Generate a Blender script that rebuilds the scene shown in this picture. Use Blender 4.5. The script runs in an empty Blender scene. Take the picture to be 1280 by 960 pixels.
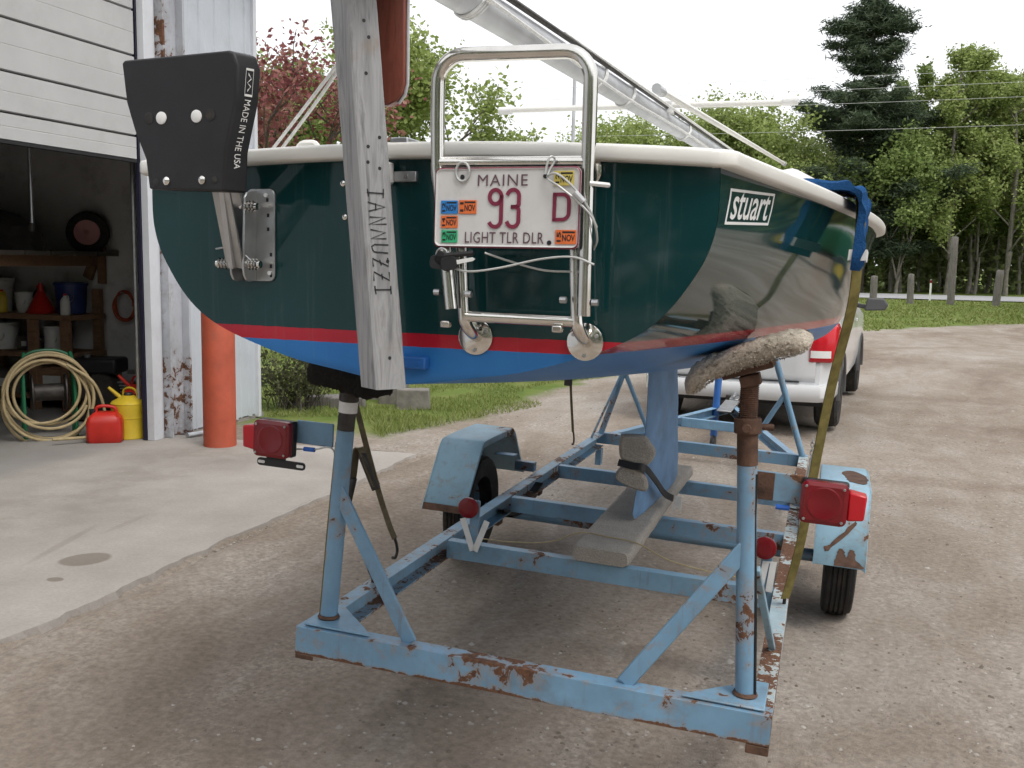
import bpy, math, random
import numpy as np
from mathutils import Matrix, Vector

# ------------------------------------------------------------------ camera
scene = bpy.context.scene
EYE = 1.53
YAW, PITCH, ROLL = math.radians(17.674), math.radians(7.07), math.radians(1.0)
fwd = Vector((-math.sin(YAW)*math.cos(PITCH), math.cos(YAW)*math.cos(PITCH), -math.sin(PITCH)))
rgt0 = Vector((math.cos(YAW), math.sin(YAW), 0)); up0 = rgt0.cross(fwd)
rgt = math.cos(ROLL)*rgt0 + math.sin(ROLL)*up0
upv = -math.sin(ROLL)*rgt0 + math.cos(ROLL)*up0
cam_data = bpy.data.cameras.new('camera'); cam = bpy.data.objects.new('camera', cam_data)
scene.collection.objects.link(cam); scene.camera = cam
cam.matrix_world = Matrix(((rgt.x, upv.x, -fwd.x, 0), (rgt.y, upv.y, -fwd.y, 0), (rgt.z, upv.z, -fwd.z, EYE), (0, 0, 0, 1)))
cam_data.sensor_width = 36; cam_data.lens = 36*1250/1280; cam_data.clip_start = .05; cam_data.clip_end = 3000

# ------------------------------------------------------------------ sky, sun, exposure
SUN_EL, SUN_AZ = math.radians(58), math.radians(125)     # azimuth measured clockwise from +Y (forward)
world = bpy.data.worlds.new('World'); scene.world = world; world.use_nodes = True
wn, wl = world.node_tree.nodes, world.node_tree.links
bg = wn['Background']; sky = wn.new('ShaderNodeTexSky'); sky.sky_type = 'NISHITA'; sky.sun_disc = False
sky.sun_elevation = SUN_EL; sky.sun_rotation = SUN_AZ; sky.dust_density = 6; sky.air_density = 1.0; sky.altitude = 50
hs = wn.new('ShaderNodeHueSaturation'); hs.inputs['Saturation'].default_value = .12
cl = wn.new('ShaderNodeMix'); cl.data_type = 'RGBA'; cl.inputs[0].default_value = .72      # thin bright overcast in front of the blue
cl.inputs[7].default_value = (13.2, 13.4, 13.8, 1)
wl.new(sky.outputs[0], hs.inputs['Color']); wl.new(hs.outputs[0], cl.inputs[6]); wl.new(cl.outputs[2], bg.inputs['Color'])
bg.inputs['Strength'].default_value = .10
sl = bpy.data.lights.new('sun', 'SUN'); sl.energy = 1.3; sl.angle = math.radians(22); sl.color = (1, .95, .87)
sun = bpy.data.objects.new('sun', sl); scene.collection.objects.link(sun)
sdir = Vector((math.sin(SUN_AZ)*math.cos(SUN_EL), math.cos(SUN_AZ)*math.cos(SUN_EL), math.sin(SUN_EL)))
sun.rotation_euler = sdir.to_track_quat('Z', 'Y').to_euler(); sun.location = sdir*60
vs = scene.view_settings; vs.view_transform = 'Standard'; vs.look = 'None'; vs.gamma = 1; vs.use_curve_mapping = False; vs.exposure = 0.2
scene.render.engine = 'CYCLES'
scene.cycles.use_denoising = True
scene.cycles.max_bounces = 4; scene.cycles.glossy_bounces = 3; scene.cycles.diffuse_bounces = 2; scene.cycles.transmission_bounces = 2
scene.cycles.use_adaptive_sampling = True; scene.cycles.adaptive_threshold = .03
scene.cycles.transparent_max_bounces = 8; scene.cycles.caustics_reflective = False; scene.cycles.caustics_refractive = False

# ------------------------------------------------------------------ helpers
RNG = np.random.default_rng(7); random.seed(7)
COL = scene.collection
def V(*a): return Vector(a)

class MB:
    """collects shapes, then links them as one mesh object"""
    def __init__(s): s.v = []; s.f = []; s.m = []; s.mi = 0
    def add(s, vs, fs):
        o = len(s.v); s.v += [tuple(p) for p in vs]; s.f += [tuple(i+o for i in q) for q in fs]; s.m += [s.mi]*len(fs); return s
    def box(s, x0, x1, y0, y1, z0, z1):
        return s.add([(x0,y0,z0),(x1,y0,z0),(x1,y1,z0),(x0,y1,z0),(x0,y0,z1),(x1,y0,z1),(x1,y1,z1),(x0,y1,z1)],
                     [(0,3,2,1),(4,5,6,7),(0,1,5,4),(1,2,6,5),(2,3,7,6),(3,0,4,7)])
    def bar(s, a, b, w, h, up=(0,0,1), taper=1.0):
        a, b = Vector(a), Vector(b); d = (b-a).normalized(); x = d.cross(Vector(up))
        if x.length < 1e-4: x = d.cross(Vector((1,0,0)))
        x.normalize(); z = x.cross(d); vs = []
        for p, k in ((a, 1), (b, taper)):
            for i, j in ((-1,-1),(1,-1),(1,1),(-1,1)): vs.append(p + x*(i*w/2*k) + z*(j*h/2*k))
        return s.add(vs, [(0,1,2,3),(7,6,5,4),(0,4,5,1),(1,5,6,2),(2,6,7,3),(3,7,4,0)])
    def tube(s, pts, r, n=12, cap=True):
        pts = [Vector(p) for p in pts]; rs = r if isinstance(r, (list, tuple)) else [r]*len(pts); vs = []; fs = []; prev = None
        for i, p in enumerate(pts):
            d = (pts[min(i+1, len(pts)-1)] - pts[max(i-1, 0)]).normalized()
            if prev is None:
                x = d.cross(Vector((0,0,1)))
                if x.length < .05: x = d.cross(Vector((1,0,0)))
            else: x = prev - d*prev.dot(d)
            x.normalize(); prev = x; y = d.cross(x)
            for k in range(n):
                t = 2*math.pi*k/n; vs.append(p + x*(math.cos(t)*rs[i]) + y*(math.sin(t)*rs[i]))
        for i in range(len(pts)-1):
            for k in range(n): fs.append((i*n+k, i*n+(k+1)%n, (i+1)*n+(k+1)%n, (i+1)*n+k))
        if cap: fs.append(tuple(range(n-1, -1, -1))); fs.append(tuple((len(pts)-1)*n+k for k in range(n)))
        return s.add(vs, fs)
    def lathe(s, prof, c, ax, n=32, close=False):
        """prof: (radius, distance along ax) pairs"""
        c = Vector(c); ax = Vector(ax).normalized(); x = ax.orthogonal().normalized(); y = ax.cross(x); vs = []; fs = []; m = len(prof)
        for rr, t in prof:
            for k in range(n):
                a = 2*math.pi*k/n; vs.append(c + ax*t + x*(rr*math.cos(a)) + y*(rr*math.sin(a)))
        for i in range(m if close else m-1):
            j = (i+1) % m
            for k in range(n): fs.append((i*n+k, i*n+(k+1)%n, j*n+(k+1)%n, j*n+k))
        if not close:
            fs.append(tuple(range(n-1,-1,-1))); fs.append(tuple((m-1)*n+k for k in range(n)))
        return s.add(vs, fs)
    def prism(s, poly, d):
        """poly: 3d points of one flat face, swept by the vector d"""
        n = len(poly); d = Vector(d); a = [Vector(p) for p in poly]; b = [p+d for p in a]
        return s.add(a+b, [tuple(range(n)), tuple(range(2*n-1, n-1, -1))] + [(i, i+n, (i+1)%n+n, (i+1)%n) for i in range(n)])
    def grid(s, rows, closed=False):
        m = len(rows[0]); vs = [p for r in rows for p in r]; fs = []
        for i in range(len(rows)-1):
            for k in range(m if closed else m-1): fs.append((i*m+k, i*m+(k+1)%m, (i+1)*m+(k+1)%m, (i+1)*m+k))
        return s.add(vs, fs)
    def build(s, name, mats, parent=None, bevel=0, smooth=True, angle=35, seg=2):
        me = bpy.data.meshes.new(name); me.from_pydata([tuple(p) for p in s.v], [], s.f)
        for m in (mats if isinstance(mats, (list, tuple)) else [mats]): me.materials.append(m)
        if any(s.m): me.polygons.foreach_set('material_index', s.m)
        return finish(me, name, parent, bevel, smooth, angle, seg)
def finish(me, name, parent, bevel=0, smooth=True, angle=35, seg=2):
    import bmesh
    bm = bmesh.new(); bm.from_mesh(me); bmesh.ops.recalc_face_normals(bm, faces=bm.faces); bm.to_mesh(me); bm.free()
    o = bpy.data.objects.new(name, me); COL.objects.link(o)
    if smooth:
        me.polygons.foreach_set('use_smooth', [True]*len(me.polygons)); me.set_sharp_from_angle(angle=math.radians(angle))
    if bevel:
        b = o.modifiers.new('bevel', 'BEVEL'); b.width = bevel; b.segments = seg; b.limit_method = 'ANGLE'; b.angle_limit = math.radians(40); b.harden_normals = False
    if parent: o.parent = parent
    return o
def raw(name, verts, faces, mat, parent=None):
    """big numpy meshes, quads or triangles"""
    me = bpy.data.meshes.new(name); verts = np.asarray(verts, np.float32); faces = np.asarray(faces, np.int32); k = faces.shape[1]
    me.vertices.add(len(verts)); me.vertices.foreach_set('co', verts.ravel())
    me.loops.add(faces.size); me.loops.foreach_set('vertex_index', faces.ravel())
    me.polygons.add(len(faces)); me.polygons.foreach_set('loop_start', np.arange(0, faces.size, k, dtype=np.int32))
    me.update(calc_edges=True); me.materials.append(mat)
    o = bpy.data.objects.new(name, me); COL.objects.link(o)
    if parent: o.parent = parent
    return o
def tag(o, label=None, cat=None, group=None, kind=None):
    if label: o['label'] = label
    if cat: o['category'] = cat
    if group: o['group'] = group
    if kind: o['kind'] = kind
    return o
def thing(name, label, cat, M=None, group=None):
    o = bpy.data.objects.new(name, None); COL.objects.link(o); o.empty_display_size = .1
    if M is not None: o.matrix_world = M
    return tag(o, label, cat, group)
def smoothpath(pts, n=6):
    """Catmull-Rom through the points"""
    P = [Vector(p) for p in pts]; P = [P[0]*2-P[1]] + P + [P[-1]*2-P[-2]]; out = []
    for i in range(1, len(P)-2):
        a, b, c, d = P[i-1:i+3]
        for k in range(n):
            t = k/n; out.append(.5*((2*b)+(c-a)*t+(2*a-5*b+4*c-d)*t*t+(3*b-a-3*c+d)*t**3))
    out.append(P[-2]); return out
def rrect(w, h, r, n=5, cx=0, cy=0):
    out = []
    for sx, sy, a0 in ((1,1,0),(-1,1,90),(-1,-1,180),(1,-1,270)):
        for k in range(n+1):
            a = math.radians(a0+90*k/n); out.append((cx+sx*(w/2-r)+r*math.cos(a), cy+sy*(h/2-r)+r*math.sin(a)))
    return out
def ribbon(pts, width, thick, wdir):
    """flat webbing along a path; wdir = direction of its width"""
    mb = MB(); rows = []; wd = Vector(wdir).normalized()
    P = [Vector(p) for p in pts]
    for i, p in enumerate(P):
        d = (P[min(i+1,len(P)-1)]-P[max(i-1,0)]).normalized(); w = (wd - d*wd.dot(d)).normalized(); t = d.cross(w)
        rows.append([p-w*width/2-t*thick/2, p+w*width/2-t*thick/2, p+w*width/2+t*thick/2, p-w*width/2+t*thick/2])
    mb.grid(rows, closed=True); return mb
def text_mesh(txt, x0, x1, z0, z1, place, thick, shear=0.0, extra=0.0, spacing=1.0):
    """flat lettering fitted into a box; place(u, v, t) gives the 3d point"""
    cu = bpy.data.curves.new('lettering', 'FONT'); cu.body = txt; cu.shear = shear; cu.offset = extra; cu.resolution_u = 3; cu.space_character = spacing
    ob = bpy.data.objects.new('lettering', cu); COL.objects.link(ob)
    me = bpy.data.meshes.new_from_object(ob.evaluated_get(bpy.context.evaluated_depsgraph_get()))
    co = np.array([v.co[:] for v in me.vertices]); fs = [tuple(p.vertices) for p in me.polygons]
    bpy.data.objects.remove(ob); bpy.data.curves.remove(cu); bpy.data.meshes.remove(me)
    mn, mx = co.min(0), co.max(0); u = (co[:,0]-mn[0])/(mx[0]-mn[0]); v = (co[:,1]-mn[1])/(mx[1]-mn[1])
    mb = MB(); mb.add([place(x0+(x1-x0)*a, z0+(z1-z0)*b, thick) for a, b in zip(u, v)], fs); return mb
def strokes(lines, width, place, thick, mb=None):
    """marker strokes: polylines in (u, v) turned into thin raised ribbons"""
    mb = mb or MB()
    for ln in lines:
        P = [Vector((a, b)) for a, b in ln]; rows = []
        for i, p in enumerate(P):
            d = (P[min(i+1,len(P)-1)]-P[max(i-1,0)]); d.normalize(); n = Vector((-d.y, d.x))*width/2
            if i == 0: p = p - d*width*.4
            if i == len(P)-1: p = p + d*width*.4
            rows.append([place(p.x-n.x, p.y-n.y, 0), place(p.x-n.x, p.y-n.y, thick), place(p.x+n.x, p.y+n.y, thick), place(p.x+n.x, p.y+n.y, 0)])
        mb.grid(rows)
    return mb
def arc(cx, cy, rx, ry, a0, a1, n=10):
    return [(cx+rx*math.cos(math.radians(a0+(a1-a0)*k/n)), cy+ry*math.sin(math.radians(a0+(a1-a0)*k/n))) for k in range(n+1)]
# value noise for the terrain
_tab = RNG.random((256, 256))
def vnoise(x, y):
    xi, yi = np.floor(x).astype(int), np.floor(y).astype(int); fx, fy = x-xi, y-yi
    fx = fx*fx*(3-2*fx); fy = fy*fy*(3-2*fy); g = lambda a, b: _tab[a & 255, b & 255]
    return (g(xi,yi)*(1-fx)+g(xi+1,yi)*fx)*(1-fy)+(g(xi,yi+1)*(1-fx)+g(xi+1,yi+1)*fx)*fy
def fbm(x, y, o=4):
    return sum(vnoise(x*2**i+17*i, y*2**i+31*i)*.5**(i+1) for i in range(o))

# ------------------------------------------------------------------ materials
class NT:
    def __init__(s, name):
        s.m = bpy.data.materials.new(name); s.m.use_nodes = True; s.t = s.m.node_tree; s.n = s.t.nodes; s.l = s.t.links
        s.b = s.n['Principled BSDF']; s.tc = s.n.new('ShaderNodeTexCoord')
    def link(s, a, b): s.l.new(a, b)
    def vec(s, scale=(1,1,1), src='Object'):
        m = s.n.new('ShaderNodeMapping'); m.inputs['Scale'].default_value = scale; s.link(s.tc.outputs[src], m.inputs[0]); return m.outputs[0]
    def noise(s, scale, detail=4, rough=.55, vec=None, dist=0):
        n = s.n.new('ShaderNodeTexNoise'); n.inputs['Scale'].default_value = scale; n.inputs['Detail'].default_value = detail
        n.inputs['Roughness'].default_value = rough; n.inputs['Distortion'].default_value = dist
        s.link(vec or s.tc.outputs['Object'], n.inputs['Vector']); return n.outputs[0]
    def ramp(s, fac, stops, const=False):
        r = s.n.new('ShaderNodeValToRGB'); cr = r.color_ramp
        if const: cr.interpolation = 'CONSTANT'
        while len(cr.elements) < len(stops): cr.elements.new(.5)
        for e, (p, c) in zip(cr.elements, stops): e.position = p; e.color = (*c, 1) if len(c) == 3 else c
        s.link(fac, r.inputs[0]); return r.outputs[0]
    def mask(s, fac, a, b):
        m = s.n.new('ShaderNodeMapRange'); m.interpolation_type = 'SMOOTHSTEP'; m.inputs[1].default_value = a; m.inputs[2].default_value = b
        s.link(fac, m.inputs[0]); return m.outputs[0]
    def mix(s, fac, a, b, mode='MIX'):
        m = s.n.new('ShaderNodeMix'); m.data_type = 'RGBA'; m.blend_type = mode
        for k, x in ((0, fac), (6, a), (7, b)):
            if isinstance(x, (int, float)): m.inputs[k].default_value = x
            elif isinstance(x, tuple): m.inputs[k].default_value = (*x[:3], 1)
            else: s.link(x, m.inputs[k])
        return m.outputs[2]
    def math(s, op, a, b=0.0):
        m = s.n.new('ShaderNodeMath'); m.operation = op
        for k, x in ((0, a), (1, b)):
            if isinstance(x, (int, float)): m.inputs[k].default_value = x
            else: s.link(x, m.inputs[k])
        return m.outputs[0]
    def sep(s, src='Object'):
        n = s.n.new('ShaderNodeSeparateXYZ'); s.link(s.tc.outputs[src], n.inputs[0]); return n.outputs
    def set(s, k, x):
        i = s.b.inputs[k]
        if isinstance(x, (int, float)): i.default_value = x
        elif isinstance(x, tuple): i.default_value = (*x[:3], 1)
        else: s.link(x, i)
        return s
    def bump(s, h, strength=.3, dist=.01):
        b = s.n.new('ShaderNodeBump'); b.inputs['Strength'].default_value = strength; b.inputs['Distance'].default_value = dist
        s.link(h, b.inputs['Height']); s.link(b.outputs[0], s.b.inputs['Normal']); return s
def plain(name, c, rough=.5, metal=0, var=.12, scale=8, bump=0, bscale=60, spec=.5, dirt=0.0):
    """plain surface with a little colour variation, optional grime and fine relief"""
    t = NT(name); n = t.noise(scale, 5); lo = tuple(max(0, x*(1-var)) for x in c); hi = tuple(min(1, x*(1+var)) for x in c)
    col = t.ramp(n, [(.3, lo), (.7, hi)])
    if dirt:
        d = t.mask(t.noise(scale*.7+1.3, 8, .7), .5, .68); col = t.mix(t.math('MULTIPLY', d, dirt), col, (.12, .1, .075))
    t.set('Base Color', col).set('Metallic', metal).set('Specular IOR Level', spec)
    t.set('Roughness', t.math('ADD', t.math('MULTIPLY', t.noise(scale*3, 3), .2*rough), rough*.88))
    if bump: t.bump(t.noise(bscale, 4), bump, .004)
    return t.m
def rusty(name, paint, amount=.5, scale=6, gloss=.45, primer=None, edges=(), rough_edge=.016):
    """old brushed-on enamel: chips with a rust halo, faded and grimy paint"""
    t = NT(name); big = t.noise(scale*.45, 3, .5); fine = t.noise(scale*4, 6, .65, dist=.6)
    f = t.math('ADD', t.math('MULTIPLY', big, .55), t.math('MULTIPLY', fine, .45)); th = .66-.17*amount
    for e, wt in edges:      # paint wears off first along these edges
        d = t.math('ABSOLUTE', t.math('SUBTRACT', t.sep()[2], e)); f = t.math('ADD', f, t.math('MULTIPLY', t.math('SUBTRACT', 1, t.mask(d, 0.0, rough_edge)), wt))
    rust = t.mask(f, th, th+.014); halo = t.mask(f, th-.075, th)
    fade = t.ramp(t.noise(scale*.6, 6, .6), [(.32, tuple(x*.82 for x in paint)), (.68, tuple(min(1, x*1.16+.012) for x in paint))])
    rc = t.ramp(t.noise(scale*9, 6, .7), [(.3, (.045, .022, .014)), (.5, (.13, .058, .03)), (.72, (.23, .11, .06))])
    c = t.mix(t.math('MULTIPLY', halo, .5), fade, primer or (.3, .22, .15)); c = t.mix(rust, c, rc)
    g = t.mask(t.noise(scale*1.3, 8, .72), .5, .72); c = t.mix(t.math('MULTIPLY', g, .34), c, (.13, .105, .08))
    dr = t.mask(t.noise(3.2, 6, .6, t.vec((scale*2.2, scale*2.2, scale*.22))), .56, .72); c = t.mix(t.math('MULTIPLY', dr, .3), c, (.17, .1, .06))
    t.set('Base Color', c); t.set('Roughness', t.math('ADD', t.math('MULTIPLY', rust, .35), gloss))
    h = t.math('ADD', t.math('MULTIPLY', rust, -.6), t.math('MULTIPLY', fine, .35)); t.bump(h, .35, .0025)
    return t.m
BLUE = (.17, .315, .46)
M = {}
M['trailer'] = rusty('trailer_paint', BLUE, .4, 5.5)
M['beam_paint'] = rusty('rear_beam_paint', BLUE, .46, 5.5, edges=((.002, .05), (-.085, .13)))
M['trailer_worn'] = rusty('worn_trailer_paint', (.185, .33, .46), .46, 7, edges=((.002, .035), (-.088, .11)))
M['trailer_pale'] = rusty('chalky_trailer_paint', (.36, .47, .52), .95, 9, .6, (.55, .5, .42))
M['fender_paint'] = rusty('fender_paint', (.27, .45, .57), .36, 4.5)
M['fender_rust'] = rusty('rusty_fender_paint', (.3, .53, .66), .8, 3.2)
M['rust'] = plain('bare_rust', (.1, .052, .033), .85, 0, .5, 22, .5, 120)
M['steel'] = plain('galvanised_steel', (.46, .47, .48), .38, .85, .2, 14, .05, 90)
M['chrome'] = plain('stainless_tube', (.72, .7, .66), .13, 1, .12, 12, dirt=.1)
M['bright_alu'] = plain('brushed_aluminium', (.52, .53, .55), .42, .3, .15, 10, .04, 80)
M['black'] = plain('black_plastic', (.011, .011, .013), .5, 0, .25, 14, .08, 200)
M['rubber'] = plain('tyre_rubber', (.022, .021, .021), .82, 0, .35, 18, .2, 160, dirt=.35)
M['dark_metal'] = plain('dark_oily_metal', (.045, .04, .036), .55, .3, .4, 20, .2, 90)
M['white_paint'] = plain('white_gelcoat', (.8, .79, .75), .3, 0, .04, 3, dirt=.05)
M['white_plain'] = plain('white_tape', (.78, .78, .77), .5, 0, .06, 20, dirt=.12)
M['carpet'] = None
def fuzzy(name, c):
    t = NT(name); n = t.noise(150, 4, .7); n2 = t.noise(14, 5, .6)
    c1 = t.ramp(n, [(.3, tuple(x*.62 for x in c)), (.62, c), (.8, tuple(min(1, x*1.3) for x in c))])
    t.set('Base Color', t.mix(t.math('MULTIPLY', t.mask(n2, .35, .75), .6), c1, tuple(x*.7 for x in c), 'MIX')).set('Roughness', .95).set('Specular IOR Level', .1)
    t.bump(t.math('ADD', n, t.math('MULTIPLY', t.noise(60, 3), .6)), .8, .008); return t.m
M['carpet'] = fuzzy('matted_grey_carpet', (.5, .455, .4)); M['tan_carpet'] = fuzzy('tan_carpet', (.66, .585, .49)); M['black_carpet'] = fuzzy('dark_carpet', (.03, .028, .026))
M['towel'] = fuzzy('blue_towel', (.025, .1, .27))
def hull_paint():
    t = NT('hull_gelcoat'); z = t.sep()[2]; w = t.noise(3, 5, .6)
    green = t.ramp(w, [(.3, (.006, .038, .041)), (.7, (.010, .050, .053))])
    blue = t.ramp(w, [(.3, (.022, .165, .48)), (.7, (.035, .215, .57))])
    red = t.ramp(w, [(.3, (.4, .012, .028)), (.7, (.52, .022, .04))])
    zz = t.math('ADD', z, t.math('MULTIPLY', t.math('SUBTRACT', t.noise(40, 3), .5), .003))
    a = t.math('GREATER_THAN', zz, .945); b = t.math('GREATER_THAN', zz, .973)
    c = t.mix(b, t.mix(a, blue, red), green)
    c = t.mix(t.math('MULTIPLY', t.mask(t.noise(5, 9, .75), .55, .75), .16), c, (.2, .2, .18))
    run = t.mask(t.noise(3, 6, .65, t.vec((16, 16, .8))), .55, .75); c = t.mix(t.math('MULTIPLY', run, .07), c, (.3, .33, .32))
    t.set('Base Color', c); t.set('Roughness', t.math('ADD', t.math('MULTIPLY', t.math('SUBTRACT', 1, a), .3), t.math('ADD', t.math('MULTIPLY', t.noise(2.2, 4), .05), .035)))
    t.set('Specular IOR Level', .36); t.bump(t.noise(5, 2), .012, .02); return t.m
M['hull'] = hull_paint()
M['keel'] = plain('blue_antifouling', (.13, .25, .42), .6, 0, .25, 5, .1, 60, dirt=.25)
M['blue_fitting'] = plain('blue_painted_fitting', (.02, .13, .42), .5, 0, .2, 20)
def wood(name, a, b, gr=(30, 3, 3), bump=.25, rough=.8, stain=None):
    t = NT(name); n = t.noise(3.0, 8, .62, t.vec(gr), .7); c = t.ramp(n, [(.3, a), (.55, b), (.72, tuple(x*.8 for x in a))])
    s_ = t.mask(t.noise(7, 6, .6), .58, .7); c = t.mix(t.math('MULTIPLY', s_, .5), c, stain or tuple(x*.6 for x in a))
    t.set('Base Color', c).set('Roughness', rough); t.bump(n, bump, .003); return t.m
M['grey_wood'] = wood('weathered_wood', (.16, .16, .165), (.34, .34, .345), (14, 14, 1.2), .3, .85, (.27, .2, .14))
M['mahogany'] = wood('mahogany', (.13, .035, .024), (.22, .062, .038), (20, 20, 2.5), .06, .4)
M['brown_wood'] = wood('brown_timber', (.16, .085, .045), (.26, .15, .085), (2, 14, 14), .2, .8)
M['post_wood'] = wood('old_post_wood', (.1, .09, .08), (.2, .185, .17), (8, 8, .8), .3, .9)
M['red_lens'] = plain('red_lens', (.2, .005, .011), .22, 0, .2, 6)
M['red_bright'] = plain('bright_red_lens', (.55, .01, .02), .2, 0, .15, 6)
M['strap'] = plain('olive_webbing', (.19, .16, .055), .85, 0, .3, 30, .5, 240, spec=.2)
M['strap_grey'] = plain('brown_webbing', (.13, .105, .065), .85, 0, .3, 30, .5, 240, spec=.2)
M['rope'] = plain('white_rope', (.68, .68, .66), .8, 0, .15, 60, .5, 260)
M['wire'] = plain('coated_cable', (.5, .51, .5), .4, .3, .1, 30)
M['plate'] = plain('plate_white', (.62, .61, .6), .42, 0, .05, 16, .12, 14, dirt=.16)
M['maroon'] = plain('plate_maroon', (.2, .018, .05), .45, 0, .12, 20)
M['plate_dark'] = plain('plate_dark_lettering', (.11, .06, .075), .5, 0, .15, 20)
for k, c in (('st_blue', (.02, .2, .55)), ('st_orange', (.72, .16, .04)), ('st_green', (.03, .4, .18)), ('st_yellow', (.62, .5, .12)), ('ink', (.012, .012, .014))):
    M[k] = plain(k.replace('st_', 'sticker_'), c, .45, 0, .1, 30)
M['decal'] = plain('decal_white', (.8, .8, .78), .4, 0, .03, 10)
M['red_plastic'] = plain('red_plastic', (.5, .022, .014), .38, 0, .15, 8, dirt=.1)
M['yellow_metal'] = plain('yellow_enamel', (.58, .42, .03), .4, 0, .12, 8, dirt=.12)
M['orange_paint'] = plain('orange_bollard_paint', (.44, .085, .042), .6, 0, .18, 6, .1, 40, dirt=.2)
M['hose'] = plain('tan_hose', (.42, .33, .18), .55, 0, .18, 14)
M['green_metal'] = plain('green_enamel', (.015, .14, .06), .4, 0, .2, 10)
M['siding'] = plain('white_metal_siding', (.55, .585, .635), .38, 0, .05, 2.5, dirt=.1)
M['door_paint'] = plain('white_door_paint', (.5, .5, .5), .45, 0, .05, 3, dirt=.08)
M['trim'] = plain('white_trim', (.66, .68, .72), .45, 0, .05, 4, dirt=.1)
M['blue_seal'] = plain('dark_blue_seal', (.014, .014, .035), .6)
M['inner_wall'] = plain('dusty_white_wall', (.72, .72, .72), .85, 0, .12, 2, .1, 30, dirt=.3)
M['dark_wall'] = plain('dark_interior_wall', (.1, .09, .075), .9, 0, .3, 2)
M['column'] = rusty('peeling_steel_column', (.47, .49, .53), .62, 3.2, .6, (.3, .27, .27))
M['roofing'] = plain('grey_roofing', (.2, .2, .2), .7)
M['white_bucket'] = plain('white_bucket', (.6, .6, .57), .45, 0, .1, 6, dirt=.25)
M['blue_bucket'] = plain('dark_blue_bucket', (.02, .04, .16), .45)
M['clutter'] = plain('dusty_dark_canvas', (.055, .05, .048), .9, 0, .4, 5, .4, 12)
M['van'] = plain('white_car_paint', (.66, .67, .68), .12, 0, .02, 2)
M['glass'] = plain('dark_window_glass', (.012, .018, .016), .04, 0, .1, 2)
M['grey_plastic'] = plain('grey_plastic', (.06, .06, .062), .55)
M['rim'] = plain('alloy_rim', (.4, .4, .41), .35, .7)
M['tractor_green'] = plain('tractor_green', (.01, .1, .045), .3)
M['tractor_yellow'] = plain('tractor_yellow', (.55, .42, .04), .4)
M['tarp'] = plain('blue_tarp', (.02, .12, .5), .5)
M['stone'] = plain('block_concrete', (.2, .185, .165), .9, 0, .3, 9, .6, 40)
def dirt_ground():
    t = NT('yard_ground'); x, y, z = t.sep(); pos = t.tc.outputs['Object']
    big = t.noise(.3, 5, .6, dist=.8); mid = t.noise(1.9, 7, .68, t.vec((1.25, .55, 1)), .6); fine = t.noise(34, 6, .68); peb = t.n.new('ShaderNodeTexVoronoi'); peb.inputs['Scale'].default_value = 75
    t.link(pos, peb.inputs['Vector'])
    f = t.math('ADD', t.math('MULTIPLY', big, .62), t.math('MULTIPLY', mid, .38))
    c = t.ramp(f, [(.36, (.195, .156, .124)), (.47, (.265, .222, .184)), (.56, (.335, .294, .256)), (.68, (.405, .374, .34))])
    grit = t.mix(t.mask(mid, .46, .62), (.5, .5, .5), peb.outputs['Color'])
    bw = t.n.new('ShaderNodeRGBToBW'); t.link(grit, bw.inputs[0])
    c = t.mix(.22, c, bw.outputs[0], 'OVERLAY'); c = t.mix(.6, c, t.ramp(fine, [(.3, (.3, .29, .28)), (.7, (.72, .72, .72))]), 'OVERLAY')
    # lawn soil: two meadow areas with a ragged border
    wob = t.math('MULTIPLY', t.math('SUBTRACT', t.noise(.9, 6, .65), .5), 2.6)
    yy = t.math('ADD', y, wob); xx = t.math('ADD', x, t.math('MULTIPLY', wob, .5))
    # behind the apron
    e1 = t.math('SUBTRACT', t.math('ADD', -3.45, t.math('MULTIPLY', t.math('SUBTRACT', y, 7.9), .13)), xx)
    l1 = t.math('MULTIPLY', t.mask(e1, -.1, .25), t.mask(yy, 7.5, 8.2))
    # beyond the drive
    e2 = t.math('SUBTRACT', t.math('SUBTRACT', yy, 25.2), t.math('MAXIMUM', 0.0, t.math('MULTIPLY', t.math('MINIMUM', t.math('SUBTRACT', x, .7), 9.0), 1.35)))
    l2 = t.mask(e2, -.4, .5); lawn = t.math('MAXIMUM', l1, l2)
    g = t.ramp(t.noise(1.3, 6, .6), [(.3, (.085, .125, .028)), (.5, (.13, .18, .04)), (.72, (.2, .2, .075))])
    c = t.mix(lawn, c, g)
    t.set('Base Color', c).set('Roughness', .95).set('Specular IOR Level', .15)
    h = t.math('ADD', t.math('MULTIPLY', fine, .7), t.math('MULTIPLY', t.noise(140, 3, .6), .5)); t.bump(h, .8, .014); return t.m
M['ground'] = dirt_ground()
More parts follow.
